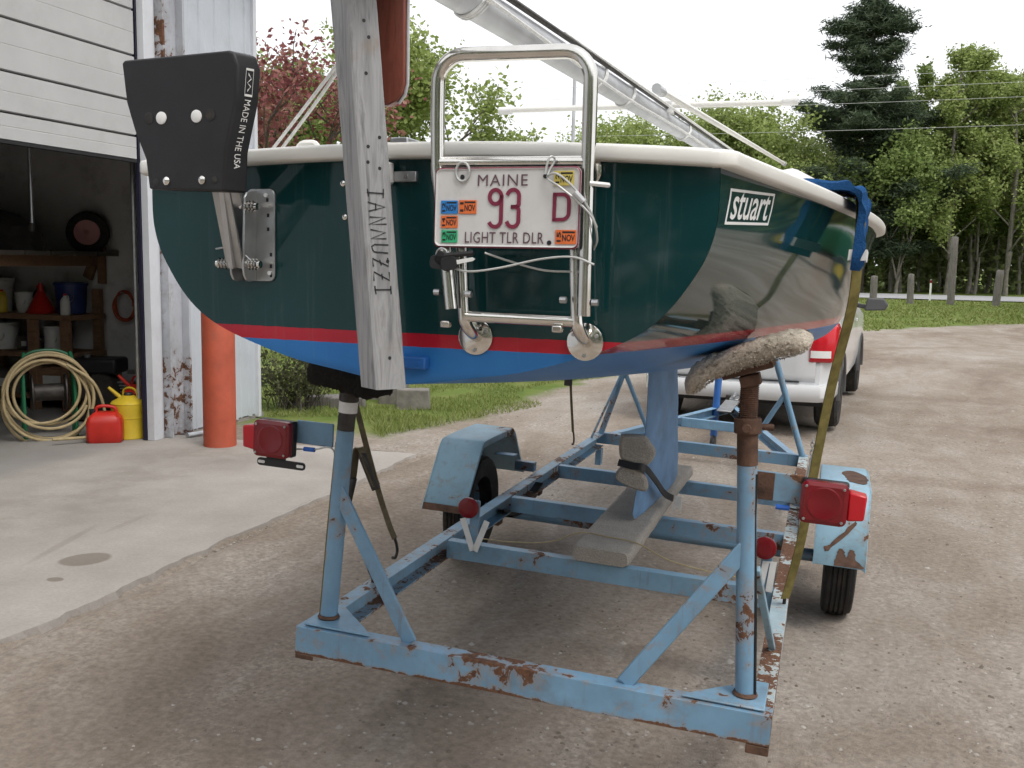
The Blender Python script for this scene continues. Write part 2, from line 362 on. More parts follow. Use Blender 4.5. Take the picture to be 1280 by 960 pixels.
def concrete():
    t = NT('apron_concrete'); x, y, z = t.sep(); n = t.noise(.9, 7, .62); f = t.noise(60, 5, .7)
    c = t.ramp(n, [(.3, (.28, .256, .232)), (.52, (.36, .332, .305)), (.75, (.435, .408, .378))])
    c = t.mix(.3, c, t.ramp(f, [(.3, (.35, .35, .35)), (.7, (.65, .65, .65))]), 'OVERLAY')
    def blot(cx, cy, rx, ry, ang, soft=.25):
        ca, sa = math.cos(ang), math.sin(ang); w = t.math('MULTIPLY', t.math('SUBTRACT', t.noise(6, 5), .5), .5)
        dx, dy = t.math('SUBTRACT', x, cx), t.math('SUBTRACT', y, cy)
        u = t.math('DIVIDE', t.math('ADD', t.math('MULTIPLY', dx, ca), t.math('MULTIPLY', dy, sa)), rx)
        v = t.math('DIVIDE', t.math('SUBTRACT', t.math('MULTIPLY', dy, ca), t.math('MULTIPLY', dx, sa)), ry)
        d = t.math('ADD', t.math('ADD', t.math('MULTIPLY', u, u), t.math('MULTIPLY', v, v)), w)
        return t.math('SUBTRACT', 1, t.mask(d, 1-soft, 1+soft))
    oil = t.math('MAXIMUM', blot(-3.44, 3.92, .1, .12, -.6), t.math('MAXIMUM', t.math('MULTIPLY', blot(-3.74, 4.12, .025, .32, .25, .8), .4), blot(-3.35, 3.62, .04, .03, 0)))
    oil = t.math('MAXIMUM', oil, t.math('MULTIPLY', blot(-3.70, 4.55, .025, .2, .1, .8), .3))
    c = t.mix(t.math('MULTIPLY', oil, .62), c, (.13, .105, .075))
    # darker, greyer floor inside and a gritty worn band in front of the door
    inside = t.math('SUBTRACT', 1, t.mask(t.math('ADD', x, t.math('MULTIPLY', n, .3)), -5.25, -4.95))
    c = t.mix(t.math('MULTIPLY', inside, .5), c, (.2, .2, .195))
    band = t.math('MULTIPLY', t.mask(x, -4.9, -4.6), t.math('SUBTRACT', 1, t.mask(x, -4.15, -3.85)))
    c = t.mix(t.math('MULTIPLY', t.math('MULTIPLY', band, t.mask(t.noise(2.1, 8, .7), .42, .62)), .5), c, (.24, .215, .185))
    t.set('Base Color', c).set('Roughness', .9).set('Specular IOR Level', .2); t.bump(t.math('ADD', f, t.math('MULTIPLY', t.noise(9, 5), .6)), .3, .006); return t.m
M['concrete'] = concrete()
M['road'] = plain('pale_asphalt', (.34, .34, .35), .9, 0, .1, .5, .2, 30)
def leafmat(name, a, b, c, trans=.35):
    t = NT(name); g = t.n.new('ShaderNodeNewGeometry'); n = t.noise(.55, 3, .5)
    f = t.math('ADD', t.math('MULTIPLY', g.outputs['Random Per Island'], .55), t.math('MULTIPLY', n, .45))
    col = t.ramp(f, [(.2, a), (.5, b), (.8, c)]); t.set('Base Color', col).set('Roughness', .6).set('Specular IOR Level', .25)
    tr = t.n.new('ShaderNodeBsdfTranslucent'); t.link(col, tr.inputs[0]); mx = t.n.new('ShaderNodeMixShader'); mx.inputs[0].default_value = trans
    out = t.n['Material Output']; t.link(t.b.outputs[0], mx.inputs[1]); t.link(tr.outputs[0], mx.inputs[2]); t.link(mx.outputs[0], out.inputs[0]); return t.m
M['leaf_spring'] = leafmat('spring_leaves', (.22, .28, .075), (.32, .4, .125), (.43, .49, .2))
M['leaf_green'] = leafmat('green_leaves', (.15, .21, .06), (.23, .31, .09), (.33, .4, .15))
M['leaf_red'] = leafmat('red_leaves', (.18, .055, .06), (.32, .115, .115), (.4, .24, .17))
M['needle'] = leafmat('pine_needles', (.042, .066, .04), (.075, .108, .06), (.125, .16, .092), .25)
M['leaf_dark'] = leafmat('shaded_leaves', (.12, .15, .06), (.19, .23, .09), (.27, .31, .14), .4)
M['grass'] = leafmat('grass_blades', (.15, .19, .045), (.22, .27, .07), (.33, .34, .15), .3)
M['bush_leaf'] = leafmat('bush_leaves', (.05, .055, .025), (.09, .1, .04), (.14, .15, .06), .3)
M['bark'] = plain('bark', (.1, .085, .07), .95, 0, .35, 6, .6, 18)
M['pale_bark'] = plain('pale_bark', (.23, .21, .18), .95, 0, .3, 5, .5, 14)
# ------------------------------------------------------------------ terrain
def gz(x, y):
    x = np.asarray(x, float); y = np.asarray(y, float)
    t = np.clip((x+1.95)/2.6, 0, 1); base = -.105*(t*t*(3-2*t))*.0 - .0446*np.clip(x+1.73, 0, 2.0)
    far = np.clip((np.hypot(x, y)-14)/10, 0, 1); base = base*(1-far)
    und = (fbm(x*.55+5, y*.55)-.47)*.05 + (fbm(x*2.3, y*2.3+9)-.47)*.018
    calm = np.clip((np.abs(x+.8)-.0)/.1, 0, 1)*0+1
    return base + und*calm
def axis(lo, hi, step, out_lo, out_hi, g=1.16):
    a = list(np.arange(lo, hi, step)); s = step; p = hi
    while p < out_hi: a.append(p); s *= g; p += s
    a.append(out_hi); s = step; p = lo-step; b = []
    while p > out_lo: b.append(p); s *= g; p -= s
    b.append(out_lo); return np.array(b[::-1]+a)
gx, gy = axis(-5, 4, .045, -420, 420), axis(1.2, 9.5, .05, -300, 700, 1.12)
X, Y = np.meshgrid(gx, gy); Z = gz(X, Y)
fine = np.clip(1-np.hypot(X, Y-4)/14, 0, 1); Z = Z + fine*(fbm(X*9, Y*9, 3)-.44)*.012
for cx, cy in ((-1.73, 4.78), (.12, 4.78)):
    d = np.exp(-((X-cx)**2+(Y-cy)**2)/.05); Z = Z*(1-d) + d*(-.0446*np.clip(cx+1.73, 0, 2))
Z = Z + .02*np.exp(-((X+2.98)/.45)**2)*(Y < 7.3)*(Y > -4) - .03*np.exp(-((X+2.965)/.035)**2)*(Y < 7.05)*(Y > -4)
Z = np.where(X < -3.05, np.minimum(Z, -.012), Z)
nx, ny = len(gx), len(gy); idx = np.arange(nx*ny).reshape(ny, nx)
F_ = np.stack([idx[:-1,:-1], idx[:-1,1:], idx[1:,1:], idx[1:,:-1]], -1).reshape(-1, 4)
ground = raw('ground', np.stack([X, Y, Z], -1).reshape(-1, 3), F_, M['ground']); tag(ground, 'packed brown dirt and gravel yard with grass beyond', 'ground', kind='structure')
ground.data.polygons.foreach_set('use_smooth', [True]*len(ground.data.polygons))

def apron():
    mb = MB(); n = 190; ys = np.linspace(-4, 7.02, n); r = np.random.default_rng(3)
    edge = -3.0 + (fbm(ys*2.2, ys*0+3)-.5)*.07 + r.normal(0, .006, n) - np.clip((ys-6.6)/.42, 0, 1)**3*.02
    top, low = [], []
    for e, y in zip(edge, ys): top.append((e, y, .03)); low.append((e+.015+r.random()*.02, y, -.06))
    inner = [(-5.2, y, .03) for y in ys]
    mb.grid([inner, top, low])
    xs = np.linspace(-3.0+.0, -5.2, 40); ye = 7.02+(fbm(xs*3, xs*0+8)-.5)*.06
    ye[0] = ys[-1]; b0 = [(x, y, .03) for x, y in zip(xs, ye)]; b0[0] = top[-1]; b1 = [(x, y+.01, -.06) for x, y in zip(xs, ye)]; b1[0] = low[-1]
    mb.grid([b0, b1]); mb.add(b0, [tuple(range(len(b0)))])
    return tag(mb.build('concrete_apron', M['concrete'], smooth=False), 'pale stained concrete apron in front of the garage', 'pavement', kind='structure')
apron()
mb = MB(); mb.box(-14, -5.2, -6, 8.4, -.08, .0295); tag(mb.build('garage_floor', M['concrete'], smooth=False), 'grey concrete floor inside the garage', 'floor', kind='structure')
# road beyond the drive
mb = MB(); mb.grid([[(x, 50.5, .05), (x, 50.7, .09), (x, 57.5, .09), (x, 57.8, .03)] for x in np.linspace(-250, 250, 40)])
tag(mb.build('road', M['road']), 'pale asphalt road along the edge of the woods', 'road', kind='structure')

# loose stones
def stones():
    r = np.random.default_rng(11); n = 64000
    y = 1.6+r.random(n)**1.9*11; x = -3.4+r.random(n)*(5.2+.35*y)
    edge = r.random(4500); x = np.concatenate([x, -2.98+np.abs(r.normal(0, .13, 4500))]); y = np.concatenate([y, 2.2+edge*4.8])
    keep = (fbm(x*1.1+4, y*1.1) > .34+.3*r.random(len(x))) & ~((x < -3.0) & (y < 7.05)) & ~((x < -3.2) & (y > 7.6)); x, y = x[keep], y[keep]; n = len(x)
    s = .0025+.0095*r.random(n)**3.2+.012*(r.random(n) > .9965)
    base = np.array([[1,0,0],[.3,.95,0],[-.8,.6,0],[-.85,-.55,0],[.25,-1,0],[.35,.1,.75],[-.35,-.05,.65]])
    v = base[None]*(1+r.normal(0, .22, (n, 7, 3))); a = r.random(n)*6.28; c, sn = np.cos(a), np.sin(a)
    vx = v[...,0]*c[:,None]-v[...,1]*sn[:,None]; vy = v[...,0]*sn[:,None]+v[...,1]*c[:,None]; zz = gz(x, y)
    P = np.stack([x[:,None]+vx*s[:,None], y[:,None]+vy*s[:,None], zz[:,None]-.002+v[...,2]*s[:,None]*.8], -1).reshape(-1, 3)
    f = np.array([[0,1,5],[1,6,5],[1,2,6],[2,3,6],[3,4,6],[4,5,6],[4,0,5]]); F2 = (f[None]+(np.arange(n)*7)[:,None,None]).reshape(-1, 3)
    t = NT('gravel_stone'); g = t.n.new('ShaderNodeNewGeometry')
    t.set('Base Color', t.ramp(g.outputs['Random Per Island'], [(.1, (.16, .13, .105)), (.55, (.27, .235, .2)), (.95, (.43, .4, .365))])).set('Roughness', .9).set('Specular IOR Level', .2)
    tag(raw('gravel', P, F2, t.m), 'loose gravel and grit scattered over the dirt yard', 'gravel', kind='stuff')
stones()

def lawn_mask(x, y, r):
    j = (vnoise(x*.9, y*.9)-.5)*1.6
    a = (x+j*.5 < -3.5+.13*(y-7.9)) & (y+j > 7.9)
    b = (y+j > 25.2+np.clip(1.35*np.minimum(x-.7, 9), 0, None)) & (y < 50.2)
    inside = (x < -5.15) & (y < 8.55)
    return (a | b) & ~inside
def grass():
    r = np.random.default_rng(5)
    def field(n, x0, x1, y0, y1, pw, h, w):
        y = y0+(y1-y0)*r.random(n)**pw; x = x0+(x1-x0)*r.random(n); k = lawn_mask(x, y, r) & (vnoise(x*2.2+9, y*2.2) > .22*r.random(n)+.12); x, y = x[k], y[k]; n = len(x)
        hh = h*(.45+.8*r.random(n))*(.55+.9*vnoise(x*.8, y*.8)); a = r.random(n)*6.28; lean = r.normal(0, .5, (n, 2)); z = gz(x, y)-.005; ww = w*(.6+.8*r.random(n))
        p0 = np.stack([x-np.cos(a)*ww, y-np.sin(a)*ww, z], -1); p1 = np.stack([x+np.cos(a)*ww, y+np.sin(a)*ww, z], -1)
        p2 = np.stack([x+lean[:,0]*hh, y+lean[:,1]*hh, z+hh], -1); return np.stack([p0, p1, p2], 1).reshape(-1, 3)
    P = np.concatenate([field(52000, -7, -2, 7.5, 14, 1.2, .05, .005), field(30000, -16, -2, 13, 26, 1.3, .08, .012), field(52000, -14, 19, 25, 50, 1.4, .075, .03)])
    tag(raw('grass', P, np.arange(len(P)).reshape(-1, 3), M['grass']), 'short spring grass of the lawn beside the drive', 'grass', kind='stuff')
grass()

# ------------------------------------------------------------------ trees
def leaf_quads(centres, per, sigma, size, r, flat=.8, aspect=.6):
    n = len(centres)*per; c = np.repeat(centres, per, 0)+r.normal(0, 1, (n, 3))*np.array(sigma)
    a = r.normal(0, 1, (n, 3)); a[:,2] *= .6; a /= np.linalg.norm(a, axis=1)[:,None]; b = r.normal(0, 1, (n, 3)); b -= a*(a*b).sum(1)[:,None]; b /= np.linalg.norm(b, axis=1)[:,None]
    s = (size*(.6+.8*r.random(n)))[:,None]; P = np.stack([c-a*s*.5, c+b*s*.5*aspect, c+a*s*.5, c-b*s*.5*aspect], 1).reshape(-1, 3)
    return P, np.arange(n*4).reshape(-1, 4)
def deciduous(seed, H, R, trunk_h, per, size, levels=4, spread=.75, up=.5, girth=1.0):
    r = random.Random(seed); mb = MB(); ends = []
    def grow(p, d, L, rad, lv):
        pts = [p]; rs = [rad]; q = p
        for k in range(3):
            d = (d+Vector((r.gauss(0,.13), r.gauss(0,.13), r.gauss(.04,.07)))).normalized(); q = q+d*(L/3); pts.append(q); rs.append(rad*(1-.14*(k+1)))
            if lv <= 1: ends.append(q)
        mb.tube(pts, rs, 5 if lv < 3 else 8, cap=False)
        if lv == 0: return
        for k in range(r.choice((3, 3, 4)) if lv > 1 else 3):
            ax = Vector((r.gauss(0,1), r.gauss(0,1), r.gauss(0,.4))); nd = (d*(1-spread*.5)+ax.normalized()*spread+Vector((0,0,up*.35))).normalized()
            st = pts[r.choice((2, 3, 3))]; grow(st, nd, L*r.uniform(.6, .86), rad*.55, lv-1)
    L0 = (H-trunk_h)*.34
    mb.tube([(0,0,-.15), (r.gauss(0,.06), r.gauss(0,.06), trunk_h*.5), (r.gauss(0,.1), r.gauss(0,.1), trunk_h)], [H*.02*girth, H*.016*girth, H*.014*girth], 9, cap=False)
    if up >= .9:      # one slim stem with short side limbs
        mb.tube([(0,0,trunk_h*.9), (r.gauss(0,.1), r.gauss(0,.1), H*.5), (r.gauss(0,.2), r.gauss(0,.2), H*.8)], [H*.012*girth, H*.009*girth, H*.003], 7, cap=False)
        for k in range(13): z = trunk_h+(H*.78-trunk_h)*k/12; a = k*2.4+seed; grow(Vector((0, 0, z)), Vector((math.cos(a)*.75, math.sin(a)*.75, .55)).normalized(), H*.1*(1.15-.5*k/12), H*.005*girth, levels-2)
    for k in range(0 if up >= .9 else 4): grow(Vector((0, 0, trunk_h*(.8+.07*k))), Vector((math.cos(k*1.7+seed)*.6, math.sin(k*1.7+seed)*.6, .9)).normalized(), L0, H*.011*girth, levels-1)
    E_ = np.array([e[:] for e in ends]); top = E_[:,2].max(); E_[:,2] = trunk_h*.75+(E_[:,2]-trunk_h*.75)*(H-trunk_h*.75)/(top-trunk_h*.75)
    k = R/np.percentile(np.hypot(E_[:,0], E_[:,1]), 92); sc = (k, k, (H-trunk_h*.75)/(top-trunk_h*.75)); E_[:,:2] *= k
    for i, v in enumerate(mb.v):
        f = min(1, max(0, (v[2]-trunk_h*.6)/(trunk_h*.4))); z = v[2] if v[2] < trunk_h*.75 else trunk_h*.75+(v[2]-trunk_h*.75)*sc[2]
        mb.v[i] = (v[0]*(1+(k-1)*f), v[1]*(1+(k-1)*f), z)
    rr = np.random.default_rng(seed); P, Fq = leaf_quads(E_, per, (R*.1, R*.1, R*.085), size, rr)
    return mb, P, Fq
def conifer(seed, H, prof, tuft=.34, density=1.0, base=.12, step=.024, per=13):
    """prof(t) -> branch length at height fraction t"""
    r = random.Random(seed); mb = MB(); mb.tube([(0,0,-.2), (.05,0,H*.4), (-.04,.03,H*.75), (0,0,H)], [H*.016, H*.012, H*.006, .01], 8, cap=False); cs = []
    z = H*base
    while z < H*.985:
        t = z/H; n = r.choice((4, 5, 5, 6)); a0 = r.random()*6.28
        for k in range(n):
            L = prof(t)*r.uniform(.55, 1.15)
            if r.random() < .12: L *= .4
            a = a0+6.28*k/n+r.gauss(0, .2); pts = []
            for s in np.linspace(0, 1, 5): pts.append(Vector((math.cos(a)*L*s, math.sin(a)*L*s, z+L*(.16*s-.16*s*s+.16*s**3.2)*1.1)))
            mb.tube(pts, [.035*(1-.8*s)*(.4+L/4) for s in np.linspace(0, 1, 5)], 4, cap=False)
            m = max(3, int(L*6.5*density))
            for q in range(m):
                s = .25+.75*(q+r.random())/m; i = min(3, int(s*4)); p = pts[i].lerp(pts[i+1], s*4-i); w = L*.22*(1.1-s)
                cs.append((p.x+r.gauss(0, w), p.y+r.gauss(0, w), p.z+abs(r.gauss(0, .1))))
        z += H*r.uniform(.75, 1.25)*step*(1.0 if t < .85 else .6)
    rr = np.random.default_rng(seed); P, Fq = leaf_quads(np.array(cs), per, (tuft*.75, tuft*.75, tuft*.32), tuft, rr, aspect=.16)
    return mb, P, Fq
def plant(name, made, bark, leaf, loc, rz=0, label=None, cat='tree', group=None, scale=1.0):
    mb, P, Fq = made; t = thing(name, label, cat, Matrix.Translation(loc) @ Matrix.Rotation(rz, 4, 'Z') @ Matrix.Scale(scale, 4), group)
    mb.build('trunk', bark, t, smooth=True, angle=80); raw('crown', P, Fq, leaf, t); return t
def copy_tree(o, loc, rz, scale, label=None):
    c = o.copy(); COL.objects.link(c); c.matrix_world = Matrix.Translation(loc) @ Matrix.Rotation(rz, 4, 'Z') @ Matrix.Diagonal((scale[0], scale[0], scale[1], 1))
    if label: c['label'] = label
    for ch in o.children:
        k = ch.copy(); COL.objects.link(k); k.parent = c
    return c
def pineprof(t): return max(.5, 6.9*(1-t)**.58*(.7+.34*math.sin(t*24+.6)))
plant('pine_tree', conifer(4, 17.0, pineprof, .36, 2.3, .12, .038, 24), M['bark'], M['needle'], (1.35, 61, 0), 1.0, 'tall dark pine towering over the woods across the road')
plant('maple_tree', deciduous(21, 5.6, 1.9, 1.5, 13, .11, 4, .8), M['bark'], M['leaf_red'], (-9.75, 17.2, 0), .4, 'small maple with dark red leaves beside the garage corner')
plant('broadleaf_tree', deciduous(12, 9.1, 3.0, 2.4, 30, .17, 4, .75, .7), M['bark'], M['leaf_spring'], (-13.4, 30, 0), 0, 'leafy light green tree behind the wooden crutch')
plant('broadleaf_tree', deciduous(15, 7.4, 2.5, 2.2, 24, .17, 4, .75, .7), M['bark'], M['leaf_green'], (-15.9, 27, 0), 2, 'green tree showing above the red maple')
plant('broadleaf_tree', deciduous(31, 6.1, 1.75, 1.6, 22, .16, 4, .7, .7), M['bark'], M['leaf_spring'], (-10.6, 31, 0), 1, 'small rounded green tree seen through the ladder hoop')
plant('broadleaf_tree', deciduous(33, 10.5, 4.6, 3, 40, .2, 4, .8, .6, .7), M['pale_bark'], M['leaf_spring'], (-11.6, 60, 0), 1, 'pale thin-leaved tree far behind the mast and ladder')
plant('broadleaf_tree', deciduous(35, 11.0, 4.4, 3, 52, .21, 4, .8, .6, .7), M['pale_bark'], M['leaf_spring'], (-6.2, 61, 0), 3, 'yellow green tree behind the horizontal spreader tube')
plant('spruce_tree', conifer(9, 11.2, lambda t: max(.3, 2.2*(1-t)), .3, 1.2), M['bark'], M['needle'], (-8.0, 66, 0), 1.0, 'pointed dark spruce top between the yellow green trees')
plant('broadleaf_tree', deciduous(37, 8.2, 3.2, 1.6, 60, .2, 4, .8, .6, .6), M['pale_bark'], M['leaf_spring'], (-2.6, 58.8, 0), 5, 'light green tree just to the near side of the dark pine')
plant('young_tree', deciduous(41, 9.4, 3.1, 1.0, 50, .2, 4, .8, .7, .6), M['pale_bark'], M['leaf_green'], (3.3, 60, 0), 5, 'bushy bright green tree at the foot of the dark pine')
plant('aspen_tree', deciduous(43, 13.8, 2.3, 2.2, 34, .19, 4, .55, 1.0, .6), M['pale_bark'], M['leaf_spring'], (6.1, 62, 0), 5, 'tall narrow light green tree standing right of the pine')
plant('aspen_tree', deciduous(47, 12.6, 2.7, 2.4, 32, .19, 4, .6, 1.0, .6), M['pale_bark'], M['leaf_spring'], (9.3, 63, 0), 2, 'tall light green tree at the right end of the woods')
E_slim = plant('slender_tree', deciduous(53, 13.5, 1.9, 2.2, 22, .2, 4, .6, .9, .5), M['pale_bark'], M['leaf_green'], (7.6, 65.5, 0), 2, 'slender bare-stemmed tree at the shaded edge of the woods', group='slender trees at the edge of the woods')
rs_ = random.Random(77)
for k in range(15):
    copy_tree(E_slim, (3.2+k*.62+rs_.gauss(0, .35), 63.5+rs_.random()*8, 0), rs_.random()*6.28, (.75+rs_.random()*.4, .72+rs_.random()*.3))
def woods(name, label, n, spots, size, seed, hmax):
    r = np.random.default_rng(seed); x0, x1, y0, y1 = spots; m = n//45; cx = x0+(x1-x0)*r.random(m); cy = y0+(y1-y0)*r.random(m)
    cz = hmax*(.06+.88*r.random(m)**.8)*(.62+.38*vnoise(cx*.16+2, cy*.16)*1.6); P, Fq = leaf_quads(np.stack([cx, cy, cz], -1), 45, (1.2, 1.2, .9), size, r)
    tr = MB(); q = random.Random(seed)
    for k in range(int((x1-x0)*(y1-y0)*.045)+6):
        x, y = q.uniform(x0, x1), q.uniform(y0, y1); h = hmax*q.uniform(.55, .85); w = q.uniform(.07, .17); tr.tube([(x, y, -.3), (x+q.gauss(0, .15), y, h*.5), (x+q.gauss(0, .3), y, h)], [w, w*.75, w*.3], 6, cap=False)
    o = raw(name, P, Fq, M['leaf_dark']); t2 = np.array(tr.v); f2 = np.array(tr.f)
    Pa = np.concatenate([P, t2]); Fa = np.concatenate([Fq, f2+len(P)]); bpy.data.objects.remove(o); o = raw(name, Pa, Fa, M['leaf_dark']); o.data.materials.append(M['bark'])
    mi = np.zeros(len(Fa), np.int32); mi[len(Fq):] = 1; o.data.polygons.foreach_set('material_index', mi); tag(o, label, 'woods', kind='stuff')
woods('woods', 'dense shaded woods along the far side of the road', 62000, (-4, 30, 66, 82), .36, 1, 11)
woods('distant_woods', 'low treeline far away behind the trees across the road', 34000, (-75, 60, 84, 98), .7, 2, 7)
woods('hull_reflection_woods', 'unseen woods added off to the right to darken the hull reflection', 26000, (12, 38, 27, 42), .7, 3, 11)  # added out of view so the hull side mirrors dark trees
woods('transom_reflection_woods', 'unseen woods added behind the viewer to darken the transom reflection', 16000, (-34, 40, -34, -20), .95, 4, 14)  # added behind the camera to keep bright sky out of the transom reflection
# shrub by the garage corner
def shrub():
    r = random.Random(8); mb = MB(); c = []
    for k in range(70):
        a = r.random()*6.28; L = r.uniform(.35, .85); d = Vector((math.cos(a)*r.uniform(.2, .7), math.sin(a)*r.uniform(.2, .6), 1)).normalized(); p = Vector((r.gauss(0, .12), r.gauss(0, .12), 0)); pts = [p]
        for s in range(4): d = (d+Vector((r.gauss(0,.2), r.gauss(0,.2), r.gauss(0,.1)))).normalized(); p = p+d*L/4; pts.append(p); c += [p] if s > 0 else []
        mb.tube(pts, [.006, .005, .004, .003, .002], 4, cap=False)
    P, Fq = leaf_quads(np.array([q[:] for q in c]), 9, (.05, .05, .045), .045, np.random.default_rng(2)); return mb, P, Fq
plant('shrub', shrub(), M['bark'], M['bush_leaf'], (-5.15, 8.95, -.02), 0, 'scrubby shrub growing at the corner of the garage', 'shrub')
# ------------------------------------------------------------------ garage
GX = -5.2
garage = thing('garage', 'white metal-sided garage with its overhead door raised', 'building', Matrix.Translation((0, 0, 0)))
def siding(name, y0, y1, z0, z1, x, parent):
    mb = MB(); rows = [[], []]; y = y0; k = 0; pitch = .23
    prof = []
    while y < y1:
        for dy, dx in ((0, 0), (.065, 0), (.075, .014), (.105, .014), (.115, 0), (.165, 0), (.17, .004), (.18, .004), (.185, 0)):
            if y+dy < y1: prof.append((y+dy, dx))
        y += pitch
    prof.append((y1, 0))
    mb.grid([[(x+dx, yy, z) for yy, dx in prof] for z in (z0, (z0+z1)/2, z1)]); return mb.build(name, M['siding'], parent, angle=20)
siding('siding', 7.16, 8.27, .02, 4.4, GX, garage)
mb = MB(); mb.box(GX-.12, GX-.004, 7.16, 8.27, 0.03, 4.4); mb.build('wall', M['inner_wall'], garage)
mb = MB(); mb.bar((GX+.006, 8.285, .0), (GX+.006, 8.285, 4.4), .06, .05, (0,1,0)); mb.build('corner_trim', M['trim'], garage, .004)
mb = MB(); mb.box(-14, GX-.03, 8.3, 8.36, .0, 4.4); mb.build('end_wall', M['siding'], garage)
mb = MB(); mb.box(-14, GX-.13, 8.2, 8.295, .03, 4.3); mb.build('end_wall_lining', M['inner_wall'], garage)
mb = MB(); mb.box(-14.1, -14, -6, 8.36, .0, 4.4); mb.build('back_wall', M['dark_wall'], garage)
mb = MB(); mb.box(-14, GX, -6.1, -6, .0, 4.4); mb.build('side_wall', M['siding'], garage)
mb = MB(); mb.box(GX-.12, GX, -6, 2.5, .03, 4.4); mb.build('front_wall', M['siding'], garage)
mb = MB(); mb.box(GX-.1, GX-.06, 2.5, 6.9, 3.35, 4.4); mb.build('header', M['trim'], garage)
mb = MB(); mb.prism([(-14.4, -6.4, 4.4), (GX+.35, -6.4, 4.4), (-9.6, -6.4, 5.7)], (0, 15.0, 0)); mb.build('roof', M['roofing'], garage)
mb = MB(); mb.box(GX-.02, GX+.045, 6.7, 6.815, .03, 4.2); mb.box(GX-.02, GX+.03, 6.815, 6.85, .03, 4.2); mb.build('door_jamb', M['trim'], garage, .004)
mb = MB(); mb.box(GX-.06, GX-.022, 6.692, 6.722, .03, 4.2); mb.build('door_seal', M['blue_seal'], garage, .004)
mb = MB()   # steel column: web and two flanges
mb.box(GX-.02, GX+.1, 6.86, 6.885, .03, 4.3); mb.box(GX-.02, GX+.1, 7.115, 7.14, .03, 4.3); mb.box(GX+.02, GX+.034, 6.885, 7.115, .03, 4.3)
mb.build('steel_column', M['column'], garage, .003)
seams = [(2.25, 2.435), (2.435, 2.70), (2.70, 3.04), (3.04, 3.38), (3.38, 3.72)]
for z0, z1 in seams:
    mb = MB(); x = GX-.055; g = .004; zm = (z0+z1)/2
    p = [(x, z0+g), (x+.03, z0+g+.006), (x+.03, zm-.004), (x+.0275, zm), (x+.03, zm+.004), (x+.03, z1-g-.006), (x, z1-g)]
    mb.grid([[(a, 2.55, b) for a, b in p], [(a, 6.67, b) for a, b in p]], closed=True); mb.build('door_panel', M['door_paint'], garage, smooth=False)
mb = MB(); mb.box(GX-.07, GX-.02, 2.55, 6.67, 2.232, 2.254); mb.build('door_bottom_seal', M['black'], garage)
mb = MB(); mb.tube([(GX-.17, 6.8, .1), (GX-.17, 6.8, 3.2), (GX-.6, 6.8, 3.6), (-8.6, 6.8, 3.6)], .02, 8); mb.build('door_track', M['steel'], garage)
# shelving against the end wall
sh = thing('shelving', 'brown timber shelving against the garage end wall', 'shelves', Matrix.Translation((-7.95, 7.85, .03)))
for z in (.86, .5, .1): mb = MB(); mb.box(-1.15, 1.15, -.2, .3, z, z+.05); mb.build('shelf', M['brown_wood'], sh, .004)
for x in (-1.1, -.1, .72, 1.1):
    for y in (-.19, .25): mb = MB(); mb.box(x-.045, x+.045, y-.03, y+.03, 0, .858 if y < 0 else 1.15); mb.build('upright', M['brown_wood'], sh, .004)
mb = MB(); mb.bar((.95, .3, 1.25), (1.12, .3, 1.62), .04, .1); mb.bar((1.12, .3, 1.2), (1.12, .3, 1.62), .04, .08); mb.build('brace', M['brown_wood'], sh, .004)
def bucket(x, y, z, r, h, mat, label, taper=.86, lid=False, cat='bucket'):
    t = thing('bucket', label, cat, Matrix.Translation((x, y, z))); mb = MB(); mb.lathe([(r*taper, 0), (r, h), (r*1.04, h), (r*1.04, h-.02), (r*1.0, h-.022)][:3]+[(r*.95, h), (r*taper*.93, .01)], (0,0,0), (0,0,1), 28); mb.build('body', mat, t)
    mb = MB(); mb.lathe([(r*1.0, h-.03), (r*1.06, h-.028), (r*1.06, h-.004), (r*1.0, h-.002)], (0,0,0), (0,0,1), 28, True); mb.build('rim', mat, t)
    mb = MB(); mb.tube([(r*1.05*math.cos(a), r*.3*math.sin(a)-r*1.02, h*.62-math.sin(a)*r*.55) for a in np.linspace(0, math.pi, 14)], .004, 6); mb.build('handle', M['steel'], t)
    if lid: mb = MB(); mb.lathe([(r*1.07, h+.002), (r*1.07, h+.02), (r*.9, h+.026)], (0,0,0), (0,0,1), 28); mb.build('lid', mat, t)
    return t
bucket(-7.84, 7.9, .94, .125, .31, M['white_bucket'], 'tall white bucket on the upper shelf of the garage', lid=True)
bucket(-7.53, 7.88, .94, .085, .2, M['white_bucket'], 'small white tub beside the red funnel on the shelf')
bucket(-7.03, 7.95, .94, .15, .3, M['blue_bucket'], 'dark blue bucket on the upper garage shelf')
bucket(-7.78, 7.85, .58, .15, .26, M['white_bucket'], 'white pail on the lower garage shelf')
bucket(-7.15, 7.85, .58, .1, .22, M['white_bucket'], 'pale paint can on the lower shelf near its end', .97, True, 'paint can')
t = thing('funnel', 'red plastic funnel upside down on the garage shelf', 'funnel', Matrix.Translation((-7.3, 7.85, .94)))
mb = MB(); mb.lathe([(.135, 0), (.14, .015), (.12, .04), (.04, .2), (.028, .21), (.02, .29), (.012, .29), (.02, .2), (.11, .02)], (0,0,0), (0,0,1), 24); mb.build('cone', M['red_plastic'], t)
